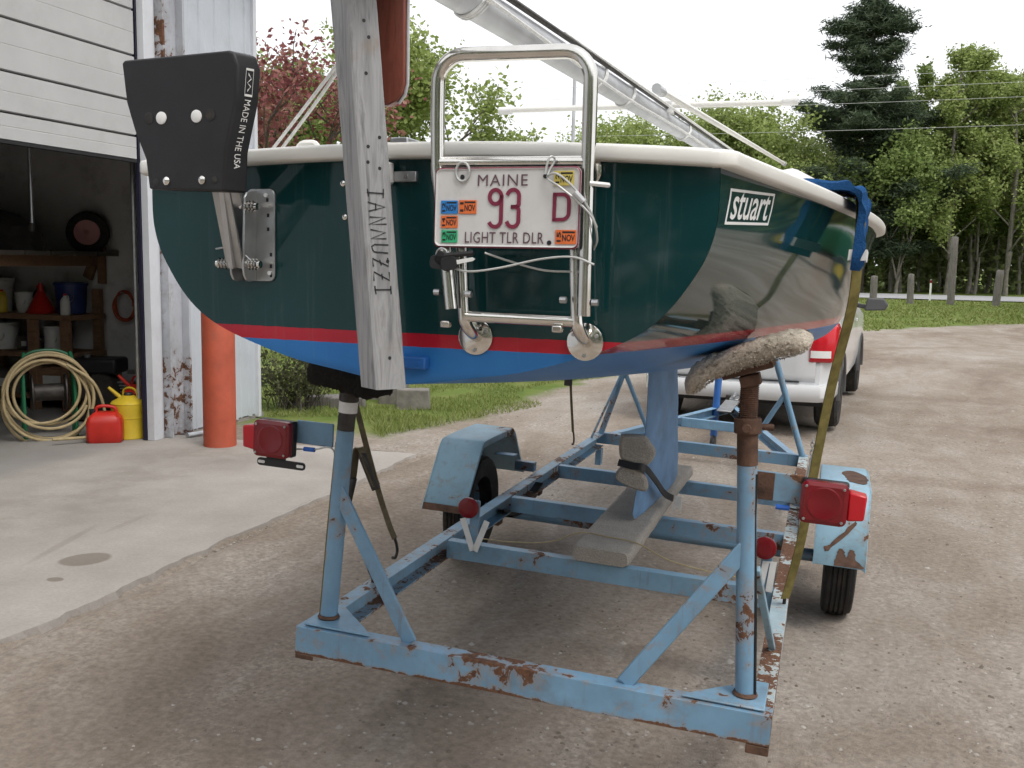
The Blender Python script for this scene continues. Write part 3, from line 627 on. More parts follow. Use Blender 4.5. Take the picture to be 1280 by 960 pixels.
# wheel hung on the wall, pipe, canvas heaps
def wheel_hung():
    t = thing('wheelbarrow_wheel', 'small tyre with a pale red rim hanging in the dark garage', 'wheel', Matrix.Translation((-6.85, 8.0, 1.72)) @ Matrix.Rotation(.5, 4, 'Z'))
    mb = MB(); mb.lathe([(.115, -.04), (.15, -.055), (.185, -.045), (.2, 0), (.185, .045), (.15, .055), (.115, .04)], (0,0,0), (0,1,0), 32, True); mb.build('tyre', M['rubber'], t)
    mb = MB(); mb.lathe([(.118, -.05), (.122, -.04), (.1, -.02), (.03, -.018), (.03, -.05), (.012, -.05)], (0,0,0), (0,1,0), 28)
    pm = plain('faded_red_rim', (.62, .3, .3), .6); rim = mb.build('rim', pm, t)
    for k in range(4):
        a = k*1.571+.4; mb = MB(); mb.lathe([(.02, -.0245), (.02, -.021)], (.065*math.cos(a), 0, .065*math.sin(a)), (0,1,0), 12); mb.build('slot', M['black'], rim)
wheel_hung()
t = thing('hanging_pipe', 'thin pale pipe hanging down in the dark garage', 'pipe', Matrix.Translation((-6.48, 6.9, 1.73))); mb = MB(); mb.tube([(0,0,0), (.005,0,1.9)], .016, 10); mb.build('pipe', M['steel'], t)
mb = MB(); mb.lathe([(.028, -.03), (.028, .04)], (0,0,0), (0,0,1), 10); mb.build('coupling', M['dark_metal'], t)
def heap(x, y, z, sx, sy, sz, seed, label):
    r = random.Random(seed); mb = MB(); rows = []
    for i in range(13):
        v = i/12; row = []
        for k in range(22):
            a = 6.283*k/22; q = 1+.22*math.sin(3*a+seed)+r.gauss(0, .06); rr = math.sin(math.pi*(.5*v))**.7; row.append((sx*rr*q*math.cos(a), sy*rr*q*math.sin(a), sz*(1-v**1.6)*(1+.15*math.sin(2*a+seed))))
        rows.append(row)
    mb.grid(rows, True); o = mb.build('canvas_bundle', M['clutter']); o.matrix_world = Matrix.Translation((x, y, z)); tag(o, label, 'canvas'); return o
t = thing('storage_loft', 'dark loft boards crowded above the garage shelves', 'loft', Matrix.Translation((-7.9, 7.3, 1.5)))
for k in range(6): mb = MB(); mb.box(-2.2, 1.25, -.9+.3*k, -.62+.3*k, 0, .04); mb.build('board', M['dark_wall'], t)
for x in (-2.0, 1.0): mb = MB(); mb.box(x-.04, x+.04, -.9, .88, -.1, -.001); mb.build('joist', M['brown_wood'], t)
heap(-7.5, 7.35, 1.54, .5, .4, .34, 1, 'dark canvas bundle on the loft nearest the hung wheel')
heap(-8.4, 7.2, 1.54, .6, .45, .42, 2, 'dark canvas bundle in the middle of the loft')
heap(-9.3, 7.1, 1.54, .55, .45, .5, 5, 'dark canvas bundle deepest in the loft')
# hose coil on a green frame
def hose():
    r = random.Random(5); pts = []
    for k in range(6*26):
        a = 6.283*k/26; R = .27+.05*math.sin(k*.11)+.02*math.sin(k*.37); pts.append((.03*math.sin(k*.23)+.12*(k/156-.5), R*1.12*math.cos(a)+.03*math.sin(k*.05), .345+.02*math.sin(k*.07)+R*math.sin(a)*1.1))
    t = thing('hose_coil', 'tan hose wound in a big upright coil on the garage floor', 'hose', Matrix.Translation((-5.95, 6.43, .03)) @ Matrix.Rotation(-.75, 4, 'Z') @ Matrix.Rotation(-.12, 4, 'Y'))
    mb = MB(); mb.tube(smoothpath(pts, 2), .0125, 8); mb.build('coil', M['hose'], t)
    mb = MB(); mb.tube(smoothpath([(.02, .15, .6), (.03, .34, .45), (.02, .42, .22), (.08, .4, .02), (.25, .3, .012), (.3, 0, .012)], 6), .0125, 8); mb.build('hose_end', M['hose'], t)
    g = thing('hose_reel', 'green metal hose reel frame behind the tan coil', 'hose reel', Matrix.Translation((-6.1, 6.56, .03)) @ Matrix.Rotation(-.75, 4, 'Z'))
    for y in (-.16, .22): mb = MB(); mb.tube(smoothpath([(-.1, y, 0), (-.06, y, .45), (.0, y*.9, .68), (.08, y, .5), (.12, y, 0)], 5), .015, 8); mb.build('side_frame', M['green_metal'], g)
    mb = MB(); mb.tube(smoothpath([(0, -.15, .66), (0, -.05, .7), (0, .1, .7), (0, .21, .65)], 4), .013, 8); mb.build('handle', M['green_metal'], g)
    mb = MB(); mb.lathe([(.08, -.1), (.15, -.1), (.15, -.09), (.07, -.08), (.07, .14), (.15, .15), (.15, .16), (.08, .16)], (0, 0, .36), (0,1,0), 24); mb.build('drum', M['dark_metal'], g)
hose()
def fuel_can():
    t = thing('fuel_can', 'squat red plastic fuel can in front of the yellow can', 'fuel can', Matrix.Translation((-5.5, 6.55, .03)) @ Matrix.Rotation(.55, 4, 'Z'))
    mb = MB(); rows = []
    for z, w, d in ((0, .125, .1), (.02, .135, .11), (.16, .135, .11), (.2, .125, .1), (.235, .085, .06), (.24, .07, .05)): rows.append([(x*w/.135, y*d/.11, z) for x, y in rrect(.27, .22, .035)])
    mb.grid(rows, True); mb.add(rows[0], [tuple(range(len(rows[0])-1, -1, -1))]); mb.add(rows[-1], [tuple(range(len(rows[-1])))]); mb.build('body', M['red_plastic'], t)
    mb = MB(); mb.tube(smoothpath([(-.07, 0, .23), (-.06, 0, .275), (0, 0, .285), (.07, 0, .27), (.085, 0, .225)], 5), .013, 8); mb.build('handle', M['red_plastic'], t)
    mb = MB(); mb.lathe([(.026, .2), (.026, .26), (.02, .262)], (-.095, 0, 0), (0,0,1), 14); mb.build('cap', M['black'], t)
fuel_can()
def round_can(x, y, mat, label, R=.14, H=.37):
    t = thing('fuel_can', label, 'fuel can', Matrix.Translation((x, y, .03))); mb = MB()
    mb.lathe([(R, 0), (R*1.02, .008), (R, .016), (R, H*.45), (R*1.02, H*.455), (R*1.02, H*.475), (R, H*.48), (R, H*.76), (R*1.02, H*.77), (R*.9, H*.82), (R*.35, H*.93), (R*.3, H*.94)], (0,0,0), (0,0,1), 32); mb.build('body', mat, t)
    mb = MB(); mb.lathe([(.035, H*.92), (.038, H*.97), (.03, H*1.0)], (0,0,0), (0,0,1), 14); mb.build('cap', M['dark_metal'], t)
    mb = MB(); mb.tube(smoothpath([(-.07, .02, H*.86), (-.06, .02, H*1.04), (.0, .02, H*1.1), (.06, .02, H*1.03), (.075, .02, H*.86)], 5), .009, 8); mb.build('handle', mat, t)
    mb = MB(); mb.tube([(-.06, -.03, H*.9), (-.13, -.08, H*1.12)], [.018, .012], 10); mb.build('spout', mat, t)
round_can(-5.45, 6.77, M['yellow_metal'], 'round yellow metal fuel can by the door jamb')
round_can(-5.62, 7.1, M['red_plastic'], 'round red can tucked behind the door jamb', .13, .42)
def engine():
    t = thing('small_engine', 'dark greasy small engine with a black tank on the garage floor', 'engine', Matrix.Translation((-6.25, 7.45, .03)) @ Matrix.Rotation(.3, 4, 'Z'))
    mb = MB(); mb.box(-.3, .3, -.2, .2, .02, .07); mb.box(-.3, -.24, -.2, .2, 0, .02); mb.box(.24, .3, -.2, .2, 0, .02); mb.build('base', M['dark_metal'], t, .006)
    mb = MB(); mb.lathe([(.05, -.15), (.16, -.15), (.17, -.1), (.17, .02), (.14, .05), (.06, .06)], (0, 0, .26), (0,1,0), 24); mb.build('shroud', M['dark_metal'], t)
    for k in range(6): mb = MB(); mb.box(.1, .25, -.08, .1, .2+.028*k, .212+.028*k); mb.build('cooling_fin', M['steel'], t)
    mb = MB(); mb.box(-.28, .16, -.13, .17, .42, .56); mb.build('fuel_tank', M['black'], t, .03, seg=3)
    mb = MB(); mb.lathe([(.03, .56), (.034, .585), (.02, .59)], (-.15, 0, 0), (0,0,1), 12); mb.build('tank_cap', M['steel'], t)
    mb = MB(); mb.tube(smoothpath([(.2, .1, .3), (.28, .12, .36), (.3, .05, .42), (.22, -.02, .44)], 5), .02, 8); mb.build('exhaust', M['steel'], t)
engine()
# odds and ends on and under the shelves
def carton(x, y, z, w, d, h, rz, label, mat, cat='box', name='carton'):
    t = thing(name, label, cat, Matrix.Translation((x, y, z)) @ Matrix.Rotation(rz, 4, 'Z')); mb = MB(); mb.box(-w/2, w/2, -d/2, d/2, 0, h); b = mb.build('body', mat, t, .006)
    for s in (-1, 1): mb = MB(); mb.box(-w/2+.002, w/2-.002, min(0, s*d/2), max(0, s*d/2)-.002, h+.001, h+.006); mb.build('flap', mat, t)
    mb = MB(); mb.box(-w*.3, w*.3, -d/2-.002, -d/2-.0005, h*.3, h*.7); mb.build('paper_label', M['white_bucket'], b)
M['cardboard'] = plain('dusty_cardboard', (.2, .14, .085), .9, 0, .2, 6, .1, 40)
def jug(x, y, z, r, h, mat, label, cat='jug'):
    t = thing('jug', label, cat, Matrix.Translation((x, y, z))); mb = MB(); mb.lathe([(r*.95, 0), (r, .01), (r, h*.62), (r*.8, h*.75), (r*.32, h*.88), (r*.32, h*.93)], (0,0,0), (0,0,1), 22); mb.build('body', mat, t)
    mb = MB(); mb.lathe([(r*.38, h*.92), (r*.38, h), (r*.3, h*1.005)], (0,0,0), (0,0,1), 14); mb.build('cap', M['red_plastic'], t)
    mb = MB(); mb.tube(smoothpath([(r*.3, 0, h*.88), (r*.8, 0, h*.9), (r*1.0, 0, h*.75), (r*.97, 0, h*.6)], 4), r*.14, 8); mb.build('handle', mat, t)
carton(-8.35, 7.9, .94, .34, .28, .24, .1, 'brown carton deep on the upper garage shelf', M['cardboard'])
carton(-8.2, 7.85, .58, .3, .26, .2, -.15, 'brown carton deep on the lower garage shelf', M['cardboard'])
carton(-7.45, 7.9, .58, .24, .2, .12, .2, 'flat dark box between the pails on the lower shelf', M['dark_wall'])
carton(-6.72, 7.95, .03, .3, .3, .34, .25, 'dusty carton on the floor at the end of the shelves', M['cardboard'])
carton(-7.6, 7.75, .18, .4, .3, .2, .0, 'dark crate on the bottom shelf behind the hose', M['dark_wall'], 'crate', 'crate')
carton(-7.05, 7.8, .18, .32, .28, .26, .1, 'brown crate on the bottom shelf behind the engine', M['brown_wood'], 'crate', 'crate')
jug(-7.68, 7.75, .94, .05, .22, M['yellow_metal'], 'small yellow jug in front of the tall white bucket')
jug(-7.42, 7.95, .94, .055, .26, M['black'], 'black oil jug behind the red funnel')
jug(-6.9, 7.72, .94, .045, .2, M['white_bucket'], 'small white jug at the end of the upper shelf')
jug(-7.32, 7.75, .58, .06, .24, M['blue_bucket'], 'blue jug on the lower garage shelf')
def coil(x, y, z, R, mat, label, turns=4, seed=1):
    q = random.Random(seed); t = thing('cable_coil', label, 'cable', Matrix.Translation((x, y, z))); pts = [(R*(1+.12*math.sin(k*.31+seed))*math.cos(6.283*k/18), .02*math.sin(k*.4), R*1.25*(1+.08*math.sin(k*.23))*math.sin(6.283*k/18)) for k in range(18*turns)]
    mb = MB(); mb.tube(smoothpath(pts, 2), .009, 6); mb.build('loops', mat, t); mb = MB(); mb.tube([(0, -.05, R*1.2), (0, .12, R*1.2)], .008, 6); mb.build('hook', M['steel'], t)
coil(-6.25, 8.1, 1.35, .13, M['black'], 'black cable coil hung on the pale end wall', 4, 2)
coil(-6.55, 8.12, 1.02, .11, M['orange_paint'], 'orange cord coil hung low on the pale end wall', 4, 5)
# bollard
t = thing('bollard', 'thick orange-painted steel bollard guarding the garage column', 'bollard', Matrix.Translation((-4.575, 6.75, .0)))
mb = MB(); mb.lathe([(.132, -.02), (.13, .01), (.127, .03), (.127, 1.16), (.11, 1.2), (.06, 1.225)], (0,0,0), (0,0,1), 32); mb.build('pipe', M['orange_paint'], t)
t = thing('drain_pipe', 'short dented grey pipe lying at the foot of the column', 'pipe', Matrix.Translation((-5.0, 7.0, .05))); mb = MB(); mb.tube([(0, -.08, 0), (.1, .3, .0)], .022, 10); mb.build('pipe', M['steel'], t)
# blocks and timber on the grass behind the boat
def block(x, y, rz, w, d, h, label, mat, cat='block', name='stone_block'):
    r = random.Random(x); mb = MB(); mb.box(-w/2, w/2, -d/2, d/2, -.03, h)
    mb.v = [(a+r.gauss(0, .008), b+r.gauss(0, .008), c+r.gauss(0, .005)) for a, b, c in mb.v]; o = mb.build(name, mat, None, .012); o.matrix_world = Matrix.Translation((x, y, 0)) @ Matrix.Rotation(rz, 4, 'Z'); tag(o, label, cat)
block(-4.08, 9.45, .35, .34, .22, .19, 'grey concrete block on the grass at the end of the row', M['stone'])
block(-4.42, 9.7, .2, .3, .2, .2, 'darker concrete block next in the row behind the crutch foot', M['stone'])
block(-4.75, 9.95, .2, .32, .2, .18, 'concrete block farthest from the drive in the row', M['stone'])
block(-5.0, 9.35, .5, .5, .2, .08, 'flat grey plank offcut lying on the grass by the shrub', M['post_wood'], 'plank', 'plank')
block(-4.7, 9.2, .2, .36, .12, .1, 'short weathered timber offcut on the grass beside the blocks', M['post_wood'], 'plank', 'plank')
# ------------------------------------------------------------------ trailer frame of reference
def euler_m(a, b, c): return Matrix.Rotation(c, 4, 'Z') @ Matrix.Rotation(a, 4, 'X') @ Matrix.Rotation(b, 4, 'Y')
S_ = 1.4/1.5
TM = Matrix.Translation((-1.5986321*S_, 2.75970213*S_, -1.18835368*S_+EYE)) @ euler_m(math.radians(-.7713), math.radians(2.5582), math.radians(.094))
BM = TM @ Matrix.Translation((.631, -.65, 0)) @ Matrix.Rotation(math.radians(-2.4), 4, 'Z') @ Matrix.Rotation(math.radians(-2.4), 4, 'Y')
B2T = TM.inverted() @ BM

# ------------------------------------------------------------------ trailer
tr = thing('boat_trailer', 'rusty light blue steel boat trailer under the sailboat', 'trailer', TM)
TP = M['trailer']
def part(mb, name, mat, bevel=.003, parent=None, **k): return mb.build(name, mat, parent or tr, bevel, **k)
def channel(a, b, w, h, side, th=.007):
    """C-channel from a to b (top centre line); side=+1/-1 tells where the open side is (across, horizontally)"""
    a, b = Vector(a), Vector(b); d = (b-a).normalized(); x = d.cross(Vector((0,0,1))).normalized()*side; mb = MB()
    prof = [(-w/2, 0), (w/2, 0), (w/2, -th), (-w/2+th, -th), (-w/2+th, -h+th), (w/2, -h+th), (w/2, -h), (-w/2, -h)]
    rows = [[p+x*u+Vector((0,0,v)) for u, v in prof] for p in (a, b)]; mb.grid(rows, True)
    for i, r in enumerate(rows): mb.add(r, [(0,1,2,3),(0,3,4,7),(4,5,6,7)]) 
    return mb
part(channel((0, .03, 0), (1.4, .03, 0), .06, .085, -1), 'rear_beam', M['beam_paint'], .0015)
part(channel((.028, .062, -.001), (.028, 4.05, -.001), .056, .088, 1), 'side_rail', M['trailer_worn'], .0015)
part(channel((1.372, .062, -.001), (1.372, 4.05, -.001), .056, .088, -1), 'side_rail', M['trailer_pale'], .0015)
for y, m in ((1.13, M['trailer_worn']), (1.98, TP), (2.86, TP)):
    part(channel((.058, y, -.006), (1.342, y, -.006), .05, .072, -1), 'cross_member', m, .0015)
part(channel((.0, 4.08, .002), (1.4, 4.08, .002), .058, .075, -1), 'cross_member', TP, .0015)
mb = MB(); mb.box(0, .06, 0, .004, -.1, -.086); part(mb, 'end_tab', M['rust'])
mb = MB(); mb.box(1.34, 1.4, .0, .05, -.112, -.0865); part(mb, 'end_tab', M['rust'])
for sx, x0 in ((1, .0), (-1, 1.4)):      # corner gusset plates
    mb = MB(); mb.prism([(x0+sx*.02, .012, .003), (x0+sx*.24, .012, .003), (x0+sx*.2, .06, .003), (x0+sx*.06, .2, .003), (x0+sx*.02, .2, .003)], (0, 0, .007)); part(mb, 'gusset', M['trailer_worn'])
# posts
for bx, tx, zt in ((.064, .094, .6), (1.323, 1.272, .64)):
    mb = MB(); mb.tube([(bx, .085, .01), (tx, .085, zt)], .0265, 20); p = part(mb, 'post', TP, 0)
    mb = MB(); mb.lathe([(.03, .01), (.034, .014), (.03, .022)], (bx, .085, 0), (0,0,1), 20); part(mb, 'weld', M['rust'], 0, p)
mb = MB(); mb.tube([(.094, .085, .601), (.099, .085, .69)], .0262, 20); part(mb, 'screw_pipe', M['dark_metal'], 0)
mb = MB(); mb.tube([(.0982, .085, .655), (.1, .085, .688)], .0285, 20); part(mb, 'tape_band', M['white_plain'], 0)
mb = MB(); mb.tube([(.1, .085, .691), (.105, .085, .76)], .03, 16); part(mb, 'pad_socket', M['dark_metal'], 0)
mb = MB(); mb.tube([(1.272, .085, .641), (1.262, .085, .755)], .0275, 20); part(mb, 'screw_pipe', M['rust'], 0)
mb = MB(); mb.tube([(1.265, .085, .725), (1.262, .085, .765)], .036, 16); mb.tube([(1.2635, .04, .742), (1.2635, .13, .742)], .013, 8); mb.tube([(1.24, .083, .742), (1.33, .1, .745)], .009, 8); part(mb, 'jack_nut', M['rust'], .002)
mb = MB(); zs = np.linspace(.76, .865, 42); mb.tube([(1.262-.03*(z-.76), .085, z) for z in zs], [.0225 if k % 2 else .0255 for k in range(42)], 16); part(mb, 'screw', M['rust'], 0, angle=10)
mb = MB(); mb.bar((1.19, .085, .872), (1.315, .085, .918), .11, .02); mb.bar((1.235, .085, .858), (1.285, .085, .874), .06, .03); part(mb, 'pad_plate', M['rust'])
def padded(name, c, ax, L, D, T, mat, seed, lump=.008):
    """rounded carpeted pad: centre, long axis direction, length, depth (y), thickness"""
    r = random.Random(seed); ax = Vector(ax).normalized(); dy = Vector((0, 1, 0)); up = ax.cross(dy)*-1; mb = MB(); rows = []
    if up.z < 0: up = -up
    n = 40; prof = rrect(D, T, T*.42, 6)
    for i in range(n+1):
        s = -1+2*i/n; k = (1-abs(s)**9)**.5 if abs(s) < 1 else 0; k = max(.25, k)
        sag = -.01*(abs(s)**2)-(.034*((-s-.45)/.55)**2 if s < -.45 and mat is M['tan_carpet'] else 0); rows.append([Vector(c)+ax*(s*L/2+r.gauss(0,.0008))+dy*(u*k+r.gauss(0, lump*.25))+up*(v*k+sag+r.gauss(0, lump*.35)) for u, v in prof])
    mb.grid(rows, True); m = len(prof); mb.add(rows[0], [tuple(range(m))]); mb.add(rows[-1], [tuple(range(m-1, -1, -1))]); return mb.build(name, mat, tr, angle=70)
padded('bunk_pad', (1.24, .09, .932), (.3, 0, .128), .35, .2, .056, M['tan_carpet'], 3, .006)
padded('bunk_pad', (.105, .09, .77), (-.3, 0, .05), .24, .2, .085, M['black_carpet'], 4)
def fringe():
    """loose carpet pile on the bunk pad facing the viewer"""
    r = np.random.default_rng(6); n = 5000; s = r.uniform(-1, 1, n); a = r.uniform(0, 6.283, n); prof = np.array(rrect(.2, .075, .0315, 6)); i = (a/6.283*len(prof)).astype(int) % len(prof)
    ax = np.array([.923, 0, .385]); up = np.array([-.385, 0, .923]); k = np.maximum(.25, np.sqrt(1-np.abs(s)**9)); u = prof[i,0]*k; v = prof[i,1]*k*.74-.01*s**2-np.where(s < -.45, .034*((-s-.45)/.55)**2, 0)
    c = np.array([1.245, .09, .93])+ax*(s*.165)[:,None]+up*v[:,None]; c[:,1] += u
    nrm = up*(prof[i,1]/.04)[:,None]; nrm[:,1] += prof[i,0]/.1; nrm /= np.linalg.norm(nrm, axis=1)[:,None]+1e-6
    tip = c+nrm*(.002+.003*r.random(n))[:,None]+r.normal(0, .002, (n, 3)); side = r.normal(0, .0018, (n, 3))
    P = np.stack([c-side, c+side, tip], 1).reshape(-1, 3); o = raw('carpet_pile', P, np.arange(3*n).reshape(-1, 3), M['tan_carpet'], [c for c in tr.children if c.name.startswith('bunk_pad')][0]); o['kind'] = 'stuff'
fringe()
# braces
for a, b, w, m in (((.085, .07, .42), (.36, .035, .0), .046, TP), ((.075, .11, .40), (.03, .5, .0), .03, M['trailer_worn']), ((1.29, .07, .42), (1.0, .035, .0), .046, TP), ((1.32, .1, .36), (1.372, .5, .0), .02, M['fender_paint'])):
    mb = MB(); mb.bar(a, b, w, .012 if w > .04 else .018, (0, 1, .2)); part(mb, 'brace', m)
# lamps
def lamp(x0, x1, z0, z1, y, side, plate_bracket):
    root = thing('x', '', ''); bpy.data.objects.remove(root)
    mb = MB(); mb.box(x0, x1, y-.03, y, z0, z1); b = part(mb, 'tail_lamp', M['black'], .006)
    cx, cz = (x0+x1)/2, (z0+z1)/2; mb = MB(); pr = rrect(x1-x0, z1-z0, .016, 5, cx, cz); pi_ = rrect(x1-x0-.02, z1-z0-.02, .012, 5, cx, cz)
    rows = [[(u, y-.031, v) for u, v in pr], [(u, y-.052, v) for u, v in pr], [(u, y-.058, v) for u, v in pi_]]; mb.grid(rows, True); mb.add(rows[-1], [tuple(range(len(pi_)))]); part(mb, 'lens', M['red_lens'], 0, b)
    mb = MB(); mb.lathe([(.044, -.0582), (.042, -.0595), (.038, -.0595), (.036, -.0588)], (cx, y, cz), (0, 1, 0), 24); part(mb, 'lens_ring', M['red_lens'], 0, b)
    for u in (x0+.012, x1-.012):
        for v in (z0+.012, z1-.012): mb = MB(); mb.lathe([(.004, -.0605), (.003, -.0625)], (u, y, v), (0,1,0), 8); part(mb, 'screw', M['steel'], 0, b)
    xs = x1 if side > 0 else x0; mb = MB(); pr = [(xs, z0+.014), (xs+side*.042, z0+.02), (xs+side*.045, z1-.026), (xs, z1-.018)]
    mb.prism([(u, y-.045, v) for u, v in pr], (0, .05, 0)); part(mb, 'side_marker', M['red_bright'], .005, b)
    if plate_bracket:
        mb = MB(); mb.box(cx-.03, cx+.035, y-.026, y-.02, z0-.03, z0+.01); mb.prism([(u, y-.028, v) for u, v in rrect(.165, .024, .01, 4, cx+.022, z0-.022)], (0, .005, 0)); pb = part(mb, 'plate_bracket', M['black'], 0, b)
        for u in (cx-.045, cx+.088): mb = MB(); mb.prism([(a, y-.0295, c) for a, c in rrect(.024, .009, .004, 3, u, z0-.022)], (0, .001, 0)); part(mb, 'slot', M['white_plain'], 0, pb)
mb = MB(); mb.box(-.08, .045, .1, .108, .538, .61); part(mb, 'lamp_bracket', TP)
mb = MB(); mb.box(1.285, 1.425, .1, .108, .548, .626); part(mb, 'lamp_bracket', M['trailer_worn'])
mb = MB(); mb.box(1.292, 1.345, .0975, .0995, .55, .624); part(mb, 'rust_patch', M['rust'])
lamp(-.197, -.075, .495, .607, .1, -1, True); lamp(1.415, 1.532, .515, .625, .1, 1, False)
for pts, m in (([(1.37, .095, .54), (1.41, .095, .535), (1.44, .098, .55)], M['dark_metal']), ([(-.08, .095, .52), (-.02, .095, .525), (.05, .1, .53), (.06, .1, .4)], M['wire'])):
    mb = MB(); mb.tube(smoothpath(pts, 5), .003, 6); part(mb, 'lamp_wire', m, 0)
for x in (1.372, -.03): mb = MB(); mb.tube([(x-.018, .094, .536 if x > 0 else .524), (x+.018, .094, .536 if x > 0 else .525)], .007, 8); part(mb, 'wire_splice', M['tarp'], 0)
mb = MB(); mb.tube([(.036, .083, .02), (.05, .083, .3), (.066, .083, .56)], .0035, 6); part(mb, 'lamp_wire', M['strap'], 0)
mb = MB(); mb.tube([(1.349, .075, .02), (1.33, .075, .25), (1.305, .075, .5), (1.298, .075, .62)], .0045, 6); part(mb, 'lamp_wire', M['black'], 0)
# reflectors with their little posts, white tape flags
for x, z, px in ((.147, .146, .17), (1.3, .155, 1.31)):
    mb = MB(); mb.lathe([(.038, .004), (.042, .0), (.042, -.008), (.038, -.0105), (.02, -.0112)], (x, 1.09, z), (0, 1, 0), 28); r_ = part(mb, 'reflector', M['red_lens'], 0)
    mb = MB(); mb.box(px-.02, px+.02, 1.1, 1.108, -.004, z+.03); part(mb, 'reflector_post', TP, .002, r_)
for lines in ([[(.125, .09), (.168, -.02)], [(.222, .092), (.184, -.02)]], [[(1.292, -.03), (1.308, .1), (1.335, .104), (1.328, .0)]]):
    part(strokes(lines, .024, lambda u, v, t: (u, 1.096-t, v), .0015), 'tape_flag', M['white_plain'], 0)
# wheels and fenders
def wheel(x, out):
    w = MB(); prof = [(.155, -.055), (.2, -.066), (.235, -.068), (.25, -.062)]
    for g in (-.042, -.02, .0, .02, .042): prof += [(.257, g-.0075), (.251, g-.0055), (.251, g+.0), (.257, g+.002)] if 0 else [(.26, g-.008), (.2605, g+.004), (.253, g+.0055), (.253, g+.0095)]
    prof += [(.25, .062), (.235, .068), (.2, .066), (.155, .055)]; c = (x, 2.22, -.14)
    root = None; w.lathe(prof, c, (1,0,0), 48, True); ty = part(w, 'wheel', M['rubber'], 0, angle=25)
    mb = MB(); mb.lathe([(.158, -.05), (.165, -.056), (.15, -.04), (.12, .0), (.11, out*.03), (.06, out*.035), (.05, out*.06), (.02, out*.065)], c, (1,0,0), 32); rm = part(mb, 'rim', M['trailer_worn'], 0, ty)
    for k in range(5): a = k*1.2566; mb = MB(); mb.lathe([(.011, out*.03), (.011, out*.05)], (x, 2.22+.085*math.cos(a), -.14+.085*math.sin(a)), (1,0,0), 6); part(mb, 'wheel_nut', M['rust'], 0, ty)
wheel(-.235, -1); wheel(1.6, 1)
def fender(xi, xo, mat):
    prof = [(1.78, -.07), (1.97, .2), (2.0, .228), (2.06, .24), (2.44, .24), (2.5, .228), (2.54, .2), (2.74, -.05)]; s = 1 if xo > xi else -1
    P = [Vector((0, a, b)) for a, b in prof]; P = [P[0]] + smoothpath(P[1:-1], 3) + [P[-1]]; P = [(p.y, p.z) for p in P]
    mb = MB(); rows = []
    for a, b in P: rows.append([(xi, a, b-.03 if b > .1 else b), (xi, a, b), (xi+s*.006, a, b+.004), (xo-s*.012, a, b+.004), (xo, a, b-.006)])
    mb.grid(rows); f = part(mb, 'fender', mat, 0, angle=50); so = f.modifiers.new('solid', 'SOLIDIFY'); so.thickness = .004
    mb = MB(); mb.prism([(xo, a, b-.006) for a, b in P]+[(xo, 2.6, -.07), (xo, 2.52, .0), (xo, 2.4, .09), (xo, 2.26, .13), (xo, 2.1, .1), (xo, 1.98, .01), (xo, 1.93, -.08)], (s*.003, 0, 0)); part(mb, 'fender_side', mat, 0, f, smooth=False)
    mb = MB(); mb.box(min(xi, xi-s*.11), max(xi, xi-s*.11), 2.17, 2.23, .15, .156); mb.box(min(xi, xi-s*.11), max(xi, xi-s*.11), 2.55, 2.6, .0, .05); part(mb, 'fender_bracket', TP, .002, f)
    return f
fender(-.115, -.335, M['fender_paint']); fr = fender(1.475, 1.69, M['fender_paint'])
def patch(pts, n, name, mat, parent, off=.0012):
    mb = MB(); nn = Vector(n).normalized(); q = random.Random(len(pts)); P = smoothpath(list(pts)+[pts[0]], 5)[:-1]
    P = [Vector(p)+Vector((q.gauss(0, .0022), q.gauss(0, .0015), q.gauss(0, .002))) for p in P]; P = [p-nn*(p-Vector(pts[0])).dot(nn) for p in P]; mb.prism([p+nn*.001 for p in P], nn*off); part(mb, name, mat, 0, parent, smooth=False)
def rear_pt(x, t): return Vector((x, 1.78+.19*t, -.07+.27*t+.006))
rr_ = random.Random(3); blobs = [(1.62, .0)]
pts = [rear_pt(1.565, .0), rear_pt(1.565, .1), rear_pt(1.573, .2), rear_pt(1.585, .25), rear_pt(1.6, .2), rear_pt(1.607, .13), rear_pt(1.615, .18), rear_pt(1.625, .24), rear_pt(1.64, .22), rear_pt(1.65, .12), rear_pt(1.672, .05), rear_pt(1.68, .0)]
patch(pts, (0, -.82, .57), 'rust_patch', M['rust'], fr)
patch([rear_pt(1.52, .18), rear_pt(1.535, .2), rear_pt(1.62, .5), rear_pt(1.64, .62), rear_pt(1.62, .6), rear_pt(1.545, .3), rear_pt(1.52, .24)], (0, -.82, .57), 'rust_patch', M['rust'], fr)
patch([(1.6, 2.09, .2445), (1.67, 2.07, .2445), (1.676, 2.25, .2445), (1.62, 2.36, .2445), (1.57, 2.3, .2445), (1.585, 2.18, .2445)], (0, 0, 1), 'rust_patch', M['rust'], fr)
mb = MB(); mb.prism([(-.125, 1.775, -.075), (-.33, 1.775, -.075), (-.33, 1.79, -.045), (-.125, 1.79, -.045)], (0, -.004, 0)); part(mb, 'fender_edge', M['rust'], 0)
mb = MB(); mb.tube([(-.16, 2.22, -.15), (1.52, 2.22, -.15)], .03, 16); part(mb, 'axle', TP, 0)
